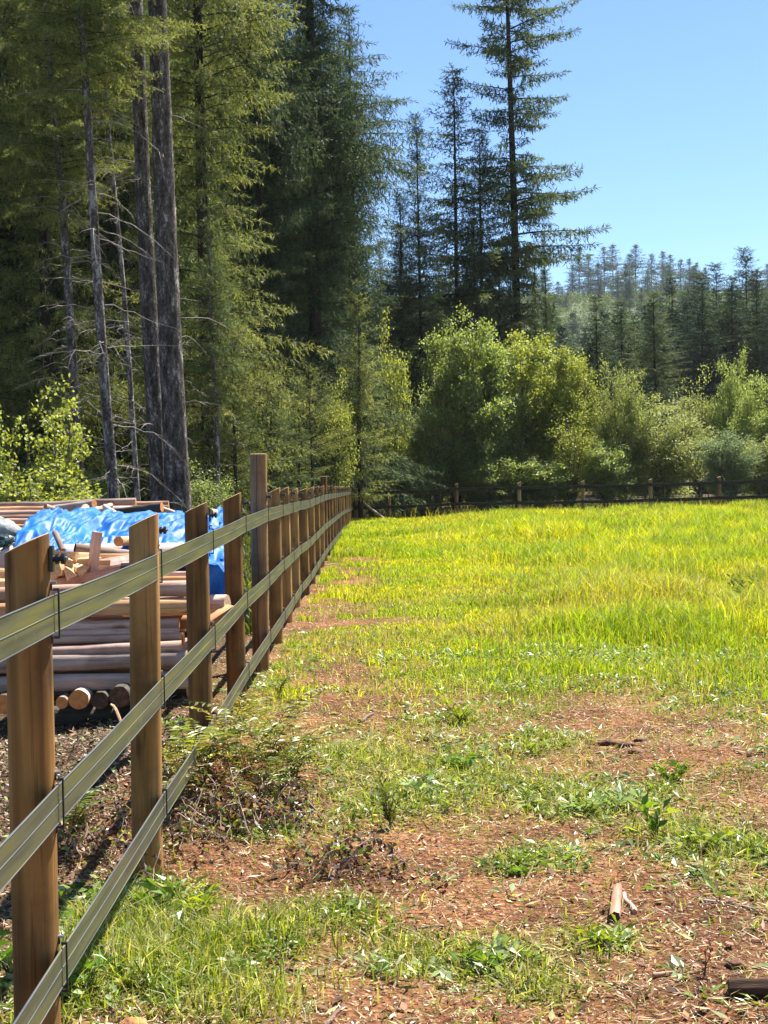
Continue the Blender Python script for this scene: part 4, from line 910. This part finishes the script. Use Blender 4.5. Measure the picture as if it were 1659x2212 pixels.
shrub('broad yellowish willow bush in front of the pale one beyond the far fence', 1430, 61.5, 880, 230, 'willow', 2.0)
shrub('brownish twiggy bush behind the willows, full of bare stems', 1508, 70, 812, 130, 'thin', 2.6, mat='willow')
shrub('fine leaved grey green bush touching the far fence near the right edge', 1572, 60, 938, 130, 'sage', .9)
shrub('tall light green bush behind the grey green one near the right edge', 1585, 70, 790, 130, 'willow', 3.0, mat='leafy')
shrub('light green bush cut off by the right picture edge', 1660, 66, 825, 150, 'willow', 4.4, mat='leafy')
shrub('low olive bush under the light green ones at the right edge', 1650, 61, 950, 120, 'sage', 5.1, mat='willow')
shrub('low leafy bush between the broad willow and the big clump at the fence', 1310, 60.5, 960, 120, 'sage', 2.1, mat='leafy')
shrub('tall airy leafy sapling in front of the dark firs right of the corner post', 852, 60, 705, 120, 'thin', 1.7, mat='leafgold')
shrub('sunlit sapling between the young rounded fir and the pointed lit one', 728, 55, 820, 105, 'thin', 2.9, mat='leafgold')
shrub('sunlit willow bush left of the stem of the young rounded fir', 612, 52, 870, 120, 'willow', .8)
shrub('pale green bush under the young rounded fir, behind the slant cut posts', 690, 56, 930, 120, 'willow', 3.8, mat='leafy')
shrub('bright yellow green shrub standing tallest behind the log pile at the left', 128, 20.5, 815, 150, 'gold', .3)
shrub('bright yellow green shrub cut off by the left picture edge', 18, 20, 880, 150, 'gold', 2.4)
shrub('low bright leafy shrub just above the logs left of the thin trunk', 120, 19, 985, 190, 'gold', 4.4)
shrub('low shrub with round leaves behind the rear pile at the left edge', 40, 18.4, 1010, 180, 'gold', 5.3)
for i, (u, d, v, wu, k, m, lb) in enumerate([(585, 57, 925, 120, 'thin', 'sage', 'pale leafed sapling right above the tall tan post'), (640, 60, 905, 130, 'sage', None, 'silvery bush behind the row of slant cut posts'),
        (705, 61, 900, 130, 'thin', 'leafy', 'glinting leafy bush under the young rounded fir'), (745, 60, 950, 110, 'sage', None, 'silvery low bush where the ribbon fence nears its corner'),
        (800, 62, 880, 110, 'thin', 'leafy', 'spindly sapling behind the grey corner post'), (850, 61.5, 850, 120, 'thin', 'leafgold', 'sapling with sparkling leaves right of the grey corner post'),
        (905, 63, 900, 120, 'big', 'leafy', 'shaded bush left of the big leafy clump'), (540, 50, 960, 110, 'thin', 'leafy', 'low leafy bush in the shade left of the tall tan post'),
        (220, 40, 985, 130, 'thin', 'leafy', 'shaded leafy bush at the foot of the thin crooked trunk'), (440, 38, 1010, 140, 'thin', 'leafy', 'low leafy bush right of the thick trunks behind the tarp'),
        (870, 60, 1000, 130, 'sage', 'leafy', 'dark low bush behind the rails right of the corner post'), (1060, 60.2, 990, 160, 'sage', 'leafy', 'low dark growth behind the rails under the big clump'),
        (1170, 60.2, 990, 160, 'sage', 'leafy', 'low dark growth behind the rails right of the middle of the big clump')]):
    shrub(lb, u, d, v, wu, k, i * .7, mat=m)

# ---------------------------------------------------------------- grass, litter and weeds
def blades(mb, x, y, h, wd, col, g, lean=.5, az=None, up=0.0):
    n = len(x); z = height(x, y) - .01; a = g.uniform(0, 2 * np.pi, n) if az is None else az
    b = g.uniform(0, 2 * np.pi, n); sd_ = np.stack([np.cos(b), np.sin(b), np.zeros(n)], 1) * (wd / 2)[:, None]
    ln = np.stack([np.cos(a), np.sin(a), np.zeros(n)], 1); le = (g.random(n) * lean)[:, None] * h[:, None]
    p0 = np.stack([x, y, z], 1); p1 = p0 + ln * le * .3 + np.array([0, 0, 1.]) * (h * .55)[:, None]
    p2 = p0 + ln * le * 1.0 + np.array([0, 0, 1.]) * (h * np.clip(1 - lean * .35 * g.random(n), .1, 1))[:, None]
    V = np.stack([p0 - sd_, p0 + sd_, p1 + sd_ * .8, p1 - sd_ * .8, p2], 1).reshape(-1, 3); i = np.arange(n) * 5
    mb.add(V, np.stack([i, i + 1, i + 2, i + 3], 1), np.stack([i + 3, i + 2, i + 4], 1), tint=np.repeat(col, 5, 0))
def pal(g, n, cols, wts, jit=.18):
    c = np.array(cols)[g.choice(len(cols), n, p=np.array(wts) / sum(wts))]
    return np.clip(c * (1 + jit * g.normal(size=(n, 1))) * (1 + .06 * g.normal(size=(n, 3))), .005, .9)
def sample(g, n, y0, y1, p, m=.28, xl=None):
    """points in the wedge the camera sees, denser where near (power p)"""
    y = (y0 ** p + (y1 ** p - y0 ** p) * g.random(n)) ** (1 / p); x = g.uniform(-m, m, n) * y
    return x, y
def meadow():
    g = np.random.default_rng(31); mb = MB()
    x, y = sample(g, 760000, 8.5, 60, 1.15); k = (x > fence_x(y) + .02) & (y < 57.4 + 0 * x); x, y = x[k], y[k]
    cv = cover(x, y) * sstep(8.6, 12.5, y); k = g.random(len(x)) < cv ** 1.3; x, y = x[k], y[k]
    tall = np.clip(.10 + .55 * sstep(.2, 3.2, x - .02 * (y - 12)) * sstep(10, 17, y) + .35 * sstep(20, 45, y), 0, 1) * (.2 + 1.6 * sstep(.3, .7, fbm(x, y, 1.5, 77, 4)))
    h = (.045 + .29 * tall) * (1 - .42 * sstep(34, 52, y)) * g.uniform(.5, 1.35, len(x)); wd = (.0030 + .00036 * y) * g.uniform(.7, 1.4, len(x))
    col = pal(g, len(x), [(.27, .34, .014), (.43, .46, .018), (.14, .22, .012), (.58, .57, .06), (.52, .46, .16)], [5, 5.5, 3, 2.2, .8])
    pn = fbm(x, y, 1.4, 93, 4)[:, None]; col = col * (.62 + .8 * pn) * np.where(pn > .52, [[1.05, 1.0, .9]], [[.86, 1.0, 1.0]])
    dry = fbm(x, y, 2.2, 88, 3); kk = g.random(len(x)) < .5 * sstep(.52, .7, dry) * sstep(30, 14, y)
    col[kk] = pal(g, int(kk.sum()), [(.38, .32, .14), (.30, .27, .08), (.45, .38, .22)], [1, 1, 1])
    print('meadow', len(x)); blades(mb, x, y, h, wd, col, g, .9)
    # seed stalks
    x, y = sample(g, 9000, 11, 57, 1.2); k = (x > fence_x(y) + .3); x, y = x[k], y[k]; k = g.random(len(x)) < cover(x, y) * sstep(0, 3, x); x, y = x[k], y[k]
    blades(mb, x, y, g.uniform(.3, .62, len(x)), (.004 + .00022 * y), pal(g, len(x), [(.30, .29, .06), (.38, .34, .12)], [1, 1]), g, .5)
    tag(mb.build('meadow_grass', M['col']), 'bright yellow green grass filling the paddock', 'grass', kind='stuff')
def neargrass():
    g = np.random.default_rng(33); mb = MB()
    x, y = sample(g, 330000, 4.0, 14.0, 1.4); k = (x > fence_x(y) - .25); x, y = x[k], y[k]
    cv = cover(x, y); k = g.random(len(x)) < np.clip(cv ** 1.6 * .8 + .035, 0, 1) * sstep(14, 9.5, y); x, y = x[k], y[k]
    n = len(x); cv = cover(x, y); up = g.random(n) < .40 + .3 * sstep(.6, -.4, x) * sstep(9, 5, y)
    h = np.where(up, g.uniform(.025, .085, n) * (1 + .5 * cv), g.uniform(.008, .03, n))
    h = h * (1 + .5 * sstep(.7, -.5, x) * sstep(7.5, 5.5, y) * (fbm(x, y, .4, 12) > .45))
    wd = g.uniform(.0028, .0075, n)
    col = pal(g, n, [(.15, .21, .022), (.26, .31, .035), (.38, .38, .13), (.50, .46, .28), (.09, .13, .02)], [3.5, 4.5, 3.2, 2.8, 1.3], .22)
    print('near', n)
    blades(mb, x[up], y[up], h[up], wd[up], col[up], g, 1.3)
    # cut, flattened blades lying about
    q = ~up; m = q.sum(); a = g.uniform(0, 6.28, m); d = np.stack([np.cos(a), np.sin(a), g.normal(size=m) * .35], 1)
    c = np.stack([x[q], y[q], height(x[q], y[q]) + g.uniform(.0, .02, m)], 1)
    rhomb(mb, c, d, g.uniform(.03, .10, m), g.uniform(.004, .012, m), g, tint=col[q], up=np.array([0, 0, 1.]))
    tag(mb.build('short_grass', M['col']), 'thin mown patches of green and straw coloured grass on the red soil', 'grass', kind='stuff')
def litter():
    g = np.random.default_rng(35); mb = MB()
    x, y = sample(g, 330000, 4.0, 20.0, .9); n = len(x)
    a = g.uniform(0, 6.28, n); c = np.stack([x, y, height(x, y) + g.uniform(-.003, .012, n)], 1)
    d = np.stack([np.cos(a), np.sin(a), g.normal(size=n) * .38], 1)
    big = g.random(n) < .03; L = np.where(big, g.uniform(.03, .08, n), g.uniform(.006, .028, n)) ; W = np.where(g.random(n) < .6, L * g.uniform(.07, .18, n), L * g.uniform(.2, .42, n))
    col = pal(g, n, [(.34, .17, .09), (.48, .32, .19), (.60, .49, .34), (.19, .085, .045), (.28, .25, .10), (.66, .58, .46), (.09, .042, .024), (.30, .36, .14)], [4, 3, 1.5, 5, 2, .6, 4, 1], .25)
    k = (g.random(n) < 1 - .75 * cover(x, y) * sstep(9, 14, y)); 
    rhomb(mb, c[k], d[k], L[k], W[k], g, tint=col[k], up=np.array([0, 0, 1.6]))
    m = 30000; x, y = sample(g, m, 4.0, 24.0, 1.0); a = g.uniform(0, 6.28, m); kk = g.random(m) < .35 + .65 * sstep(.4, .6, fbm(x, y, .7, 203)); x, y, a = x[kk], y[kk], a[kk]; m = len(x)
    c = np.stack([x, y, height(x, y) + g.uniform(0, .018, m)], 1); d = np.stack([np.cos(a), np.sin(a), g.normal(size=m) * .25], 1)
    rhomb(mb, c, d, g.uniform(.025, .09, m), g.uniform(.0015, .004, m) * (1 + .06 * y), g, tint=pal(g, m, [(.52, .42, .24), (.40, .34, .15), (.62, .52, .36), (.30, .18, .09)], [3, 2, 1.5, 2]), up=np.array([0, 0, 1.5]))
    # pale leaf litter on the far side of the fence
    m = 15000; y = g.uniform(5.0, 10.2, m); x = fence_x(y) - g.random(m) * 2.3;  a = g.uniform(0, 6.28, m)
    c = np.stack([x, y, height(x, y) + g.uniform(0, .03, m)], 1); d = np.stack([np.cos(a), np.sin(a), g.normal(size=m) * .5], 1)
    rhomb(mb, c, d, g.uniform(.015, .055, m), g.uniform(.006, .022, m), g, tint=pal(g, m, [(.40, .32, .24), (.22, .13, .075), (.10, .055, .03), (.55, .50, .42), (.18, .22, .06)], [1, 3, 5, .4, 1.6]), up=np.array([0, 0, 1.2]))
    # small clods
    tag(mb.build('ground_litter', M['litter']), 'wood chips, bark flakes and straw scattered over the red soil', 'litter', kind='stuff')
def forest_floor():
    g = np.random.default_rng(37); mb = MB(); n = 60000
    y = g.uniform(16, 70, n); x = np.where(g.random(n) < .5, fence_x(y) - .3 - g.random(n) * y * .26, g.uniform(-.3, .3, n) * y); k = (x < fence_x(y) - .25) | (y > 58.6); x, y = x[k], y[k]; n = len(x)
    h = g.uniform(.08, .45, n) * (.6 + .8 * fbm(x, y, 3, 44)); blades(mb, x, y, h, g.uniform(.012, .03, n) * (1 + y / 50), pal(g, n, [(.07, .10, .025), (.12, .14, .04), (.05, .07, .02), (.18, .15, .07)], [3, 2, 3, 1]), g, 1.0)
    tag(mb.build('woodland_undergrowth', M['col']), 'low green undergrowth on the floor of the wood beyond the fences', 'undergrowth', kind='stuff')
def ground_weeds():
    g = np.random.default_rng(39); mb = MB()
    x, y = sample(g, 14000, 4.0, 15.0, 1.2); k = x > fence_x(y) - .5; x, y = x[k], y[k]; cv = cover(x, y); k = g.random(len(x)) < np.clip(cv * 1.1 - .12, 0.02, .8) * (fbm(x, y, .45, 57, 3) > .46); x, y = x[k], y[k]
    n = len(x); m = g.integers(4, 13, n); idx = np.repeat(np.arange(n), m); N = len(idx); print('weeds', n, N)
    kind = g.integers(0, 4, n); base = np.array([(.13, .21, .025), (.22, .30, .035), (.30, .38, .17), (.09, .15, .02)])[kind]
    a = g.uniform(0, 6.28, N); rr = g.uniform(0, .05, N); px = x[idx] + np.cos(a) * rr; py = y[idx] + np.sin(a) * rr
    c = np.stack([px, py, height(px, py) + g.uniform(.0, .05, N) * g.random(N)], 1); d = np.stack([np.cos(a), np.sin(a), g.uniform(-.1, 1.1, N)], 1)
    L = g.uniform(.018, .075, N); W = L * np.where(kind[idx] % 2 == 0, g.uniform(.3, .55, N), g.uniform(.12, .3, N))
    rhomb(mb, c, d, L, W, g, tint=np.clip(base[idx] * (1 + .25 * g.normal(size=(N, 1))), .01, .9), up=np.array([0, 0, 1.3]), bend=.2)
    tag(mb.build('low_weeds', M['weed']), 'small leafy weeds growing in patches on the bare red soil', 'weeds', kind='stuff')
meadow(); neargrass(); litter(); forest_floor(); ground_weeds()
def weed(label, u, v, H, n, ll, lw, cols, spread=.6, name='leafy_weed', stalk=3, upright=.6, seed=0, cat='weed'):
    p = G(u, v); p[2] = float(height(p[0], p[1])); g = np.random.default_rng(seed + 900); mb = MB(); sb = MB()
    for i in range(stalk):
        a = g.uniform(0, 6.28); s = np.linspace(0, 1, 6); hh = H * g.uniform(.6, 1)
        B = np.stack([math.cos(a) * spread * H * s ** 1.3, math.sin(a) * spread * H * s ** 1.3, hh * s], 1) + g.normal(size=(6, 3)) * .004
        tube(sb, B, .0028 * (1.2 - s), 5, caps=False)
        m = max(3, n // stalk); f = g.uniform(.12, 1, m); pos = np.stack([np.interp(f, s, B[:, k]) for k in range(3)], 1)
        aa = g.uniform(0, 6.28, m); d = np.stack([np.cos(aa), np.sin(aa), upright + .4 * g.normal(size=m)], 1)
        rhomb(mb, pos, d, ll * g.uniform(.6, 1.2, m), lw * g.uniform(.7, 1.2, m), g, tint=pal(g, m, cols, [1] * len(cols)), bend=.25)
    root = empty(name, p); tag(root, label, cat)
    sb.build('stems', M['stem'], root); mb.build('leaves', M['weed'], root); return root
GR = [(.13, .23, .025), (.22, .33, .04), (.08, .16, .02)]; YG = [(.32, .38, .035), (.22, .30, .03)]; PAL = [(.38, .46, .24), (.26, .36, .14)]
for i, (u, v, H, n, ll, lw, cols, sp_, st, up, lb) in enumerate([
        (842, 1775, .26, 130, .05, .012, [(.10, .13, .02), (.17, .18, .03)], .22, 14, 1.6, 'upright dark green bushy weed in the middle of the bare soil'),
        (1000, 1660, .10, 60, .075, .03, GR, 1.0, 8, .6, 'spreading bright leafed weed right of the upright bushy one'),
        (925, 1720, .10, 50, .07, .03, PAL, 1.0, 7, .5, 'pale leafed low weed between the upright bushy one and the bright one'),
        (1415, 1790, .16, 26, .11, .035, GR, .4, 4, 1.4, 'standing dock plant with broad dark green leaves'),
        (1520, 1805, .09, 60, .05, .03, YG, 1.2, 7, .5, 'low lime green weed right of the dock plant'),
        (1330, 1730, .09, 60, .08, .026, PAL, 1.3, 8, .5, 'pale green sprawling weed left of the dock plant'),
        (1250, 1735, .08, 36, .12, .016, PAL, 1.4, 7, .35, 'flattened pale grass like weed on the bare soil'),
        (995, 1560, .16, 60, .11, .016, YG, .8, 9, 1.1, 'bright tuft of broad grass at the edge of the meadow'),
        (1160, 1625, .10, 60, .08, .014, YG, .9, 7, 1.0, 'small bright tuft left of the dark patch of bare soil'),
        (1290, 2015, .09, 60, .06, .018, YG, 1.2, 7, .8, 'low green tuft just in front of the two short log pieces'),
        (1050, 2060, .09, 60, .075, .02, GR, 1.3, 8, .7, 'low spreading green weed near the bottom middle'),
        (1130, 2050, .08, 50, .07, .022, PAL, 1.3, 7, .5, 'pale weed right beside the spreading one near the bottom middle'),
        (1450, 1680, .11, 60, .07, .02, GR, 1.0, 8, .8, 'leafy green weed beyond the dock plant near the meadow edge'),
        (1610, 1310, .40, 120, .10, .028, [(.07, .13, .02), (.11, .18, .03)], .5, 10, 1.1, 'dark green thistle clump standing in the tall grass at the right'),
        (1430, 1200, .42, 90, .10, .03, [(.12, .17, .06), (.16, .2, .08)], .5, 8, 1.0, 'greyish weed clump in the tall grass beyond the thistle'),
        (1520, 2090, .14, 14, .04, .014, [(.22, .03, .03), (.14, .03, .025)], .25, 2, 1.2, 'thin dark red seedling on the bare soil above the dark log'),
        (420, 1960, .13, 60, .10, .016, YG, .8, 9, 1.0, 'bright grass tuft at the foot of the second fence post'),
        (330, 1955, .15, 50, .12, .022, GR, .7, 8, 1.1, 'broad leaved green tuft left of the second fence post foot'),
        (175, 2130, .12, 60, .09, .02, GR, .9, 9, .9, 'green weed beside the ribbons at the lower left'),
        (20, 2090, .20, 40, .12, .03, GR, .6, 6, 1.0, 'dark green broad leaves left of the first fence post'),
        (1115, 1860, .06, 60, .045, .02, GR, 1.6, 8, .5, 'low clover like patch below the middle of the bare soil'),
        (805, 2085, .07, 40, .07, .014, PAL, 1.4, 7, .4, 'pale flattened tuft near the bottom left of the middle'),
        (525, 1765, .09, 40, .05, .026, GR, .9, 5, .9, 'small fresh green sprig in the dark hollow by the fence')]):
    weed(lb, u, v, H, n, ll, lw, cols, sp_, stalk=st, upright=up, seed=i)
# ferns and dry bramble at the foot of posts three and four
def fern(label, x, y, nf, L, cols, seed, name='fern', arch=.8, steep=1.5):
    g = np.random.default_rng(seed); mb = MB(); z = float(height(x, y))
    for i in range(nf):
        a = g.uniform(0, 6.28); ll = L * g.uniform(.6, 1.1); n = 22; s = np.linspace(0, 1, n); up = g.uniform(.75, 1.15) * steep
        out = ll * (.16 * s + arch * .62 * s ** 2.2); zz = ll * up * .66 * (s - .40 * s ** 3); bd = g.normal() * .15 * ll
        B = np.stack([math.cos(a) * out - math.sin(a) * bd * s ** 2, math.sin(a) * out + math.cos(a) * bd * s ** 2, zz], 1); tube(mb, B, .0028 * (1.2 - s), 4, tint=np.array(cols[0]) * .6, caps=False)
        tg = unit(np.gradient(B, axis=0)); sd_ = unit(np.cross(tg, np.array([0, 0, 1.]) + 1e-3)); k = s > .14
        pl = .15 * ll * np.sin(np.pi * np.clip(s * .80 + .20, 0, 1)) ** .8 + .006; colf = np.array(cols)[g.integers(len(cols))]
        for sg in (-1, 1):
            d = sd_ * sg + tg * .45 + g.normal(size=(n, 3)) * .10 - [0, 0, .10]
            rhomb(mb, B[k], d[k], pl[k] * g.uniform(.8, 1.1, k.sum()), np.full(k.sum(), .30 * L / 11), g, tint=np.clip(colf * (1 + .15 * g.normal(size=(k.sum(), 1))), .01, .9), up=np.array([0, 0, 1.]), bend=.15)
    root = mb.build(name, M['weed']); root.location = (x, y, z); tag(root, label, 'fern'); return root
FY = [(.36, .36, .04), (.26, .29, .04), (.40, .34, .09)]; FG = [(.15, .19, .04), (.22, .25, .05)]; FB = [(.26, .15, .06), (.16, .09, .04), (.30, .22, .09)]
for i, (u, v, d, nf, L, cs, lb) in enumerate([(400, 1590, 7.9, 9, .62, FY, 'yellow green fern growing between the second and third fence posts'),
        (492, 1575, 8.6, 6, .60, FY + FG, 'fern with few arching fronds just past the lowest ribbon by the third post'),
        (575, 1600, 8.3, 8, .62, FG + FB + FY, 'olive and brown fern in the middle of the clump on the paddock side'),
        (640, 1590, 8.4, 9, .55, FG + FY, 'green fern furthest out on the paddock side'),
        (545, 1640, 7.7, 8, .42, FB + FY, 'brown and yellow fern nearest the dark hollow'),
        (600, 1550, 8.9, 8, .52, FY + FG, 'yellowish fern at the back of the clump on the paddock side'),
        (505, 1660, 7.5, 9, .34, FB, 'dead brown fern lying in the dark hollow'),
        (560, 1665, 7.6, 9, .36, FB + FG, 'half dead fern at the right side of the dark hollow'),
        (372, 1620, 7.6, 9, .42, FB + FG, 'withered brownish fern left of the yellow green one'),
        (440, 1600, 8.1, 10, .60, FG, 'dark green fern pressed between the third post and the lowest ribbon'),
        (530, 1590, 8.0, 11, .55, FG + FB, 'dark green and brown fern in the thick of the clump'),
        (600, 1600, 7.9, 10, .50, FG, 'dark green fern at the front right of the clump'),
        (470, 1620, 7.9, 10, .45, FB + FY, 'rusty and yellow fern behind the dark hollow'),
        (150, 1640, 7.0, 10, .40, FB + FG, 'dry fern behind the ribbons between the first two posts'),
        (520, 1440, 10.0, 8, .4, FY, 'small bright fern behind the fourth post'),
        (600, 1390, 11.5, 7, .35, FG, 'small fern right behind the tall tan post')]):
    p = P(u, v, d); fern(lb, p[0], d, nf, L, cs, 40 + i)
M['dry'] = plain('dry_bramble_stems', (.36, .25, .20), .8, var=.6, vscale=9)
def bramble():
    g = np.random.default_rng(66)
    for i, (u, v, d, n, Lr, lb) in enumerate([(490, 1672, 7.4, 60, .38, 'tangle of dry bramble stems over the dark hollow by the second post'),
            (560, 1690, 7.5, 34, .28, 'pale dry bramble twigs spreading onto the soil by the hollow'),
            (250, 1700, 6.9, 26, .4, 'dry reddish bramble tangle behind the fence between the first two posts'),
            (720, 1790, 6.6, 20, .28, 'scatter of dead bramble sticks in the middle of the soil')]):
        mb = MB(); lf = MB(); c = P(u, v, d); z = float(height(c[0], d))
        for k in range(n):
            a = g.uniform(0, 6.28); s = np.linspace(0, 1, 8); L = Lr * g.uniform(.5, 1.2); o = g.normal(size=2) * Lr * .35
            B = np.stack([o[0] + math.cos(a) * L * s, o[1] + math.sin(a) * L * s, .02 + L * .55 * np.sin(np.pi * s) * g.uniform(.2, 1)], 1) + g.normal(size=(8, 3)) * .008
            tube(mb, B, g.uniform(.0012, .003), 4, tint=.5)
            m = 24; f = g.random(m); pos = np.stack([np.interp(f, s, B[:, q]) for q in range(3)], 1)
            rhomb(lf, pos, g.normal(size=(m, 3)), g.uniform(.018, .045, m), g.uniform(.010, .024, m), g, tint=pal(g, m, [(.12, .19, .04), (.46, .34, .28), (.24, .10, .06), (.38, .36, .08), (.055, .028, .018)], [3, .8, 2.5, 1, 6]))  # dark brown dead leaves also stand in for the hollow's shade
        root = empty('bramble', (c[0], d, z)); tag(root, lb, 'bramble'); mb.build('stems', M['dry'], root); lf.build('leaves', M['weed'], root)
bramble()
# loose wood on the soil
def stick(label, u1, v1, u2, v2, r, mat, name='stick', cat='stick', r2=None, bend=.0, endm=None, sides=8, z=None):
    a = G(u1, v1); b = G(u2, v2)
    a[2] = float(height(a[0], a[1])) + (r * .8 if z is None else z); b[2] = float(height(b[0], b[1])) + r * .8
    g = np.random.default_rng(int(u1 + v1)); L = np.linalg.norm(b - a); n = 9; t = np.linspace(0, 1, n)
    pts = np.stack([bend * L * np.sin(np.pi * t), .02 * L * np.sin(t * 7) * (name != 'log'), t * L], 1); mb = MB()
    tube(mb, pts, np.linspace(r, r2 or r, n), sides, rough=.08, rng=g, capmat=1)
    o = mb.build(name, [mat, endm or M['postcut']], smooth=True); o.location = a; o.rotation_euler = Vector(b - a).to_track_quat('Z', 'X').to_euler()
    for pl in o.data.polygons:
        if pl.material_index == 1: pl.use_smooth = False
    tag(o, label, cat); return o
stick('dark brown log lying on the bare soil, cut off by the right picture edge', 1574, 2132, 1720, 2136, .034, M['logbrown'], 'log', 'log', sides=18, endm=M['logdark'])
stick('short pinkish log piece with its shaded end painted black lying on the soil', 1327, 1966, 1333, 1900, .022, M['log'], 'log', 'log', sides=16, endm=M['black'], r2=.019)  # end facing away from the sun coloured black for its shade
stick('small pinkish stick beside the short log piece with the black shaded end', 1370, 1950, 1346, 1906, .011, M['log'], r2=.008)
stick('long thin pale stick lying on the soil near the right edge', 1510, 1922, 1640, 1943, .008, M['loggrey'], r2=.005, bend=.03)
stick('dark twig lying crosswise near the bottom middle', 855, 1985, 935, 1974, .006, M['logdark'], r2=.003)
stick('brownish straight stick on the soil left of the clover patch', 1050, 1848, 1140, 1838, .007, M['loggrey'], r2=.004)
stick('long thin reddish stick on the soil by the hollow', 752, 1653, 850, 1655, .007, M['log'], r2=.004)
stick('pale slanting stick beside the scattered bramble sticks', 795, 1782, 830, 1822, .006, M['log'], r2=.004)
stick('chunky pale wood chip beside the path of posts', 682, 1502, 708, 1492, .020, M['log'], 'wood_chip', 'wood chip', r2=.012)
stick('pale wood chip further out from the posts', 776, 1562, 804, 1545, .016, M['loggrey'], 'wood_chip', 'wood chip', r2=.010)
stick('flat reddish brown chip in front of the pale chips', 760, 1622, 795, 1608, .010, M['logorange'], 'wood_chip', 'wood chip', r2=.006)
stick('thin dark stick leaning at the foot of the second fence post', 320, 1906, 300, 1868, .012, M['logdark'], r2=.006, z=.0)
stick('forked pale root piece at the bottom edge', 700, 2195, 742, 2155, .008, M['loggrey'], 'root', 'root', r2=.004)
stick('long pale stick lying in the worn strip beside the far posts', 700, 1222, 730, 1219, .015, M['log'], r2=.01)
stick('pale flat chip at the right bottom, left of the dark log', 1410, 2085, 1455, 2080, .010, M['log'], 'wood_chip', 'wood chip', r2=.007)
def clod(label, u, v, s, mat, name='clod', cat='clod of soil', sq=(1, .8, .6)):
    p = G(u, v); p[2] = float(height(p[0], p[1])) + s * .2; mb = MB(); th = np.linspace(0, np.pi, 14); ph = np.linspace(0, 2 * np.pi, 20, endpoint=False); T_, F_ = np.meshgrid(th, ph, indexing='ij')
    X = np.sin(T_) * np.cos(F_); Y = np.sin(T_) * np.sin(F_); Z = np.cos(T_); n = 1 + .7 * (fbm(X * 2 + u, Y * 2 + Z * 1.3, .8, 141) - .5)
    i = np.arange(13)[:, None] * 20; j = np.arange(20)[None, :]; k = (j + 1) % 20
    mb.add(np.stack([X * n * s * sq[0], Y * n * s * sq[1], Z * n * s * sq[2]], -1), np.stack([i + j, i + 20 + j, i + 20 + k, i + k], -1).reshape(-1, 4))
    o = mb.build(name, mat, smooth=True); o.location = p; tag(o, label, cat); return o
M['clod'] = plain('orange_soil', (.42, .20, .07), .95, var=.4, vscale=30, bump=.8)
M['clodd'] = plain('dark_soil', (.14, .06, .035), .95, var=.5, vscale=30, bump=.8)
M['white'] = plain('pale_weathered_chunk', (.62, .60, .56), .8, var=.3, vscale=25, bump=.5)
clod('orange clod of soil at the bottom picture edge', 290, 2200, .040, M['clod'])
clod('whitish crumpled lump beside the dark hollow', 650, 1762, .030, M['white'], 'stone', 'stone', (1.2, .8, .6))
clod('small whitish lump right of the tall post foot', 655, 1368, .035, M['white'], 'stone', 'stone', (1.4, .7, .45))
clod('dark clod right of the red seedling', 1590, 2065, .035, M['clodd'])
for i, (u, v, s, lb) in enumerate([(1318, 1606, .05, 'largest dark clod of turned soil at the meadow edge'), (1352, 1612, .04, 'dark clod right of the largest one at the meadow edge'), (1385, 1603, .035, 'rearmost small dark clod of the turned soil patch'),
        (1300, 1622, .03, 'front left dark clod of the turned soil patch'), (1372, 1628, .03, 'front right dark clod of the turned soil patch')]):
    clod(lb, u, v, s, M['clodd'], sq=(1.3, 1, .5))

# ---------------------------------------------------------------- thin summer haze
def haze():
    m = bpy.data.materials.new('haze'); m.use_nodes = True; nt = m.node_tree; nt.nodes.clear(); out = nt.nodes.new('ShaderNodeOutputMaterial')
    pv = node(nt, 'ShaderNodeVolumePrincipled', {'Color': (.80, .90, 1.0, 1), 'Density': HAZE, 'Anisotropy': .2}); nt.links.new(pv.outputs[0], out.inputs['Volume'])
    mb = MB(); box(mb, (0, 1500, 50), (8100, 9200, 160)); o = mb.build('haze', m); tag(o, 'thin bluish summer haze in the air over the far slope', 'haze', kind='stuff')
HAZE = .00009
haze()
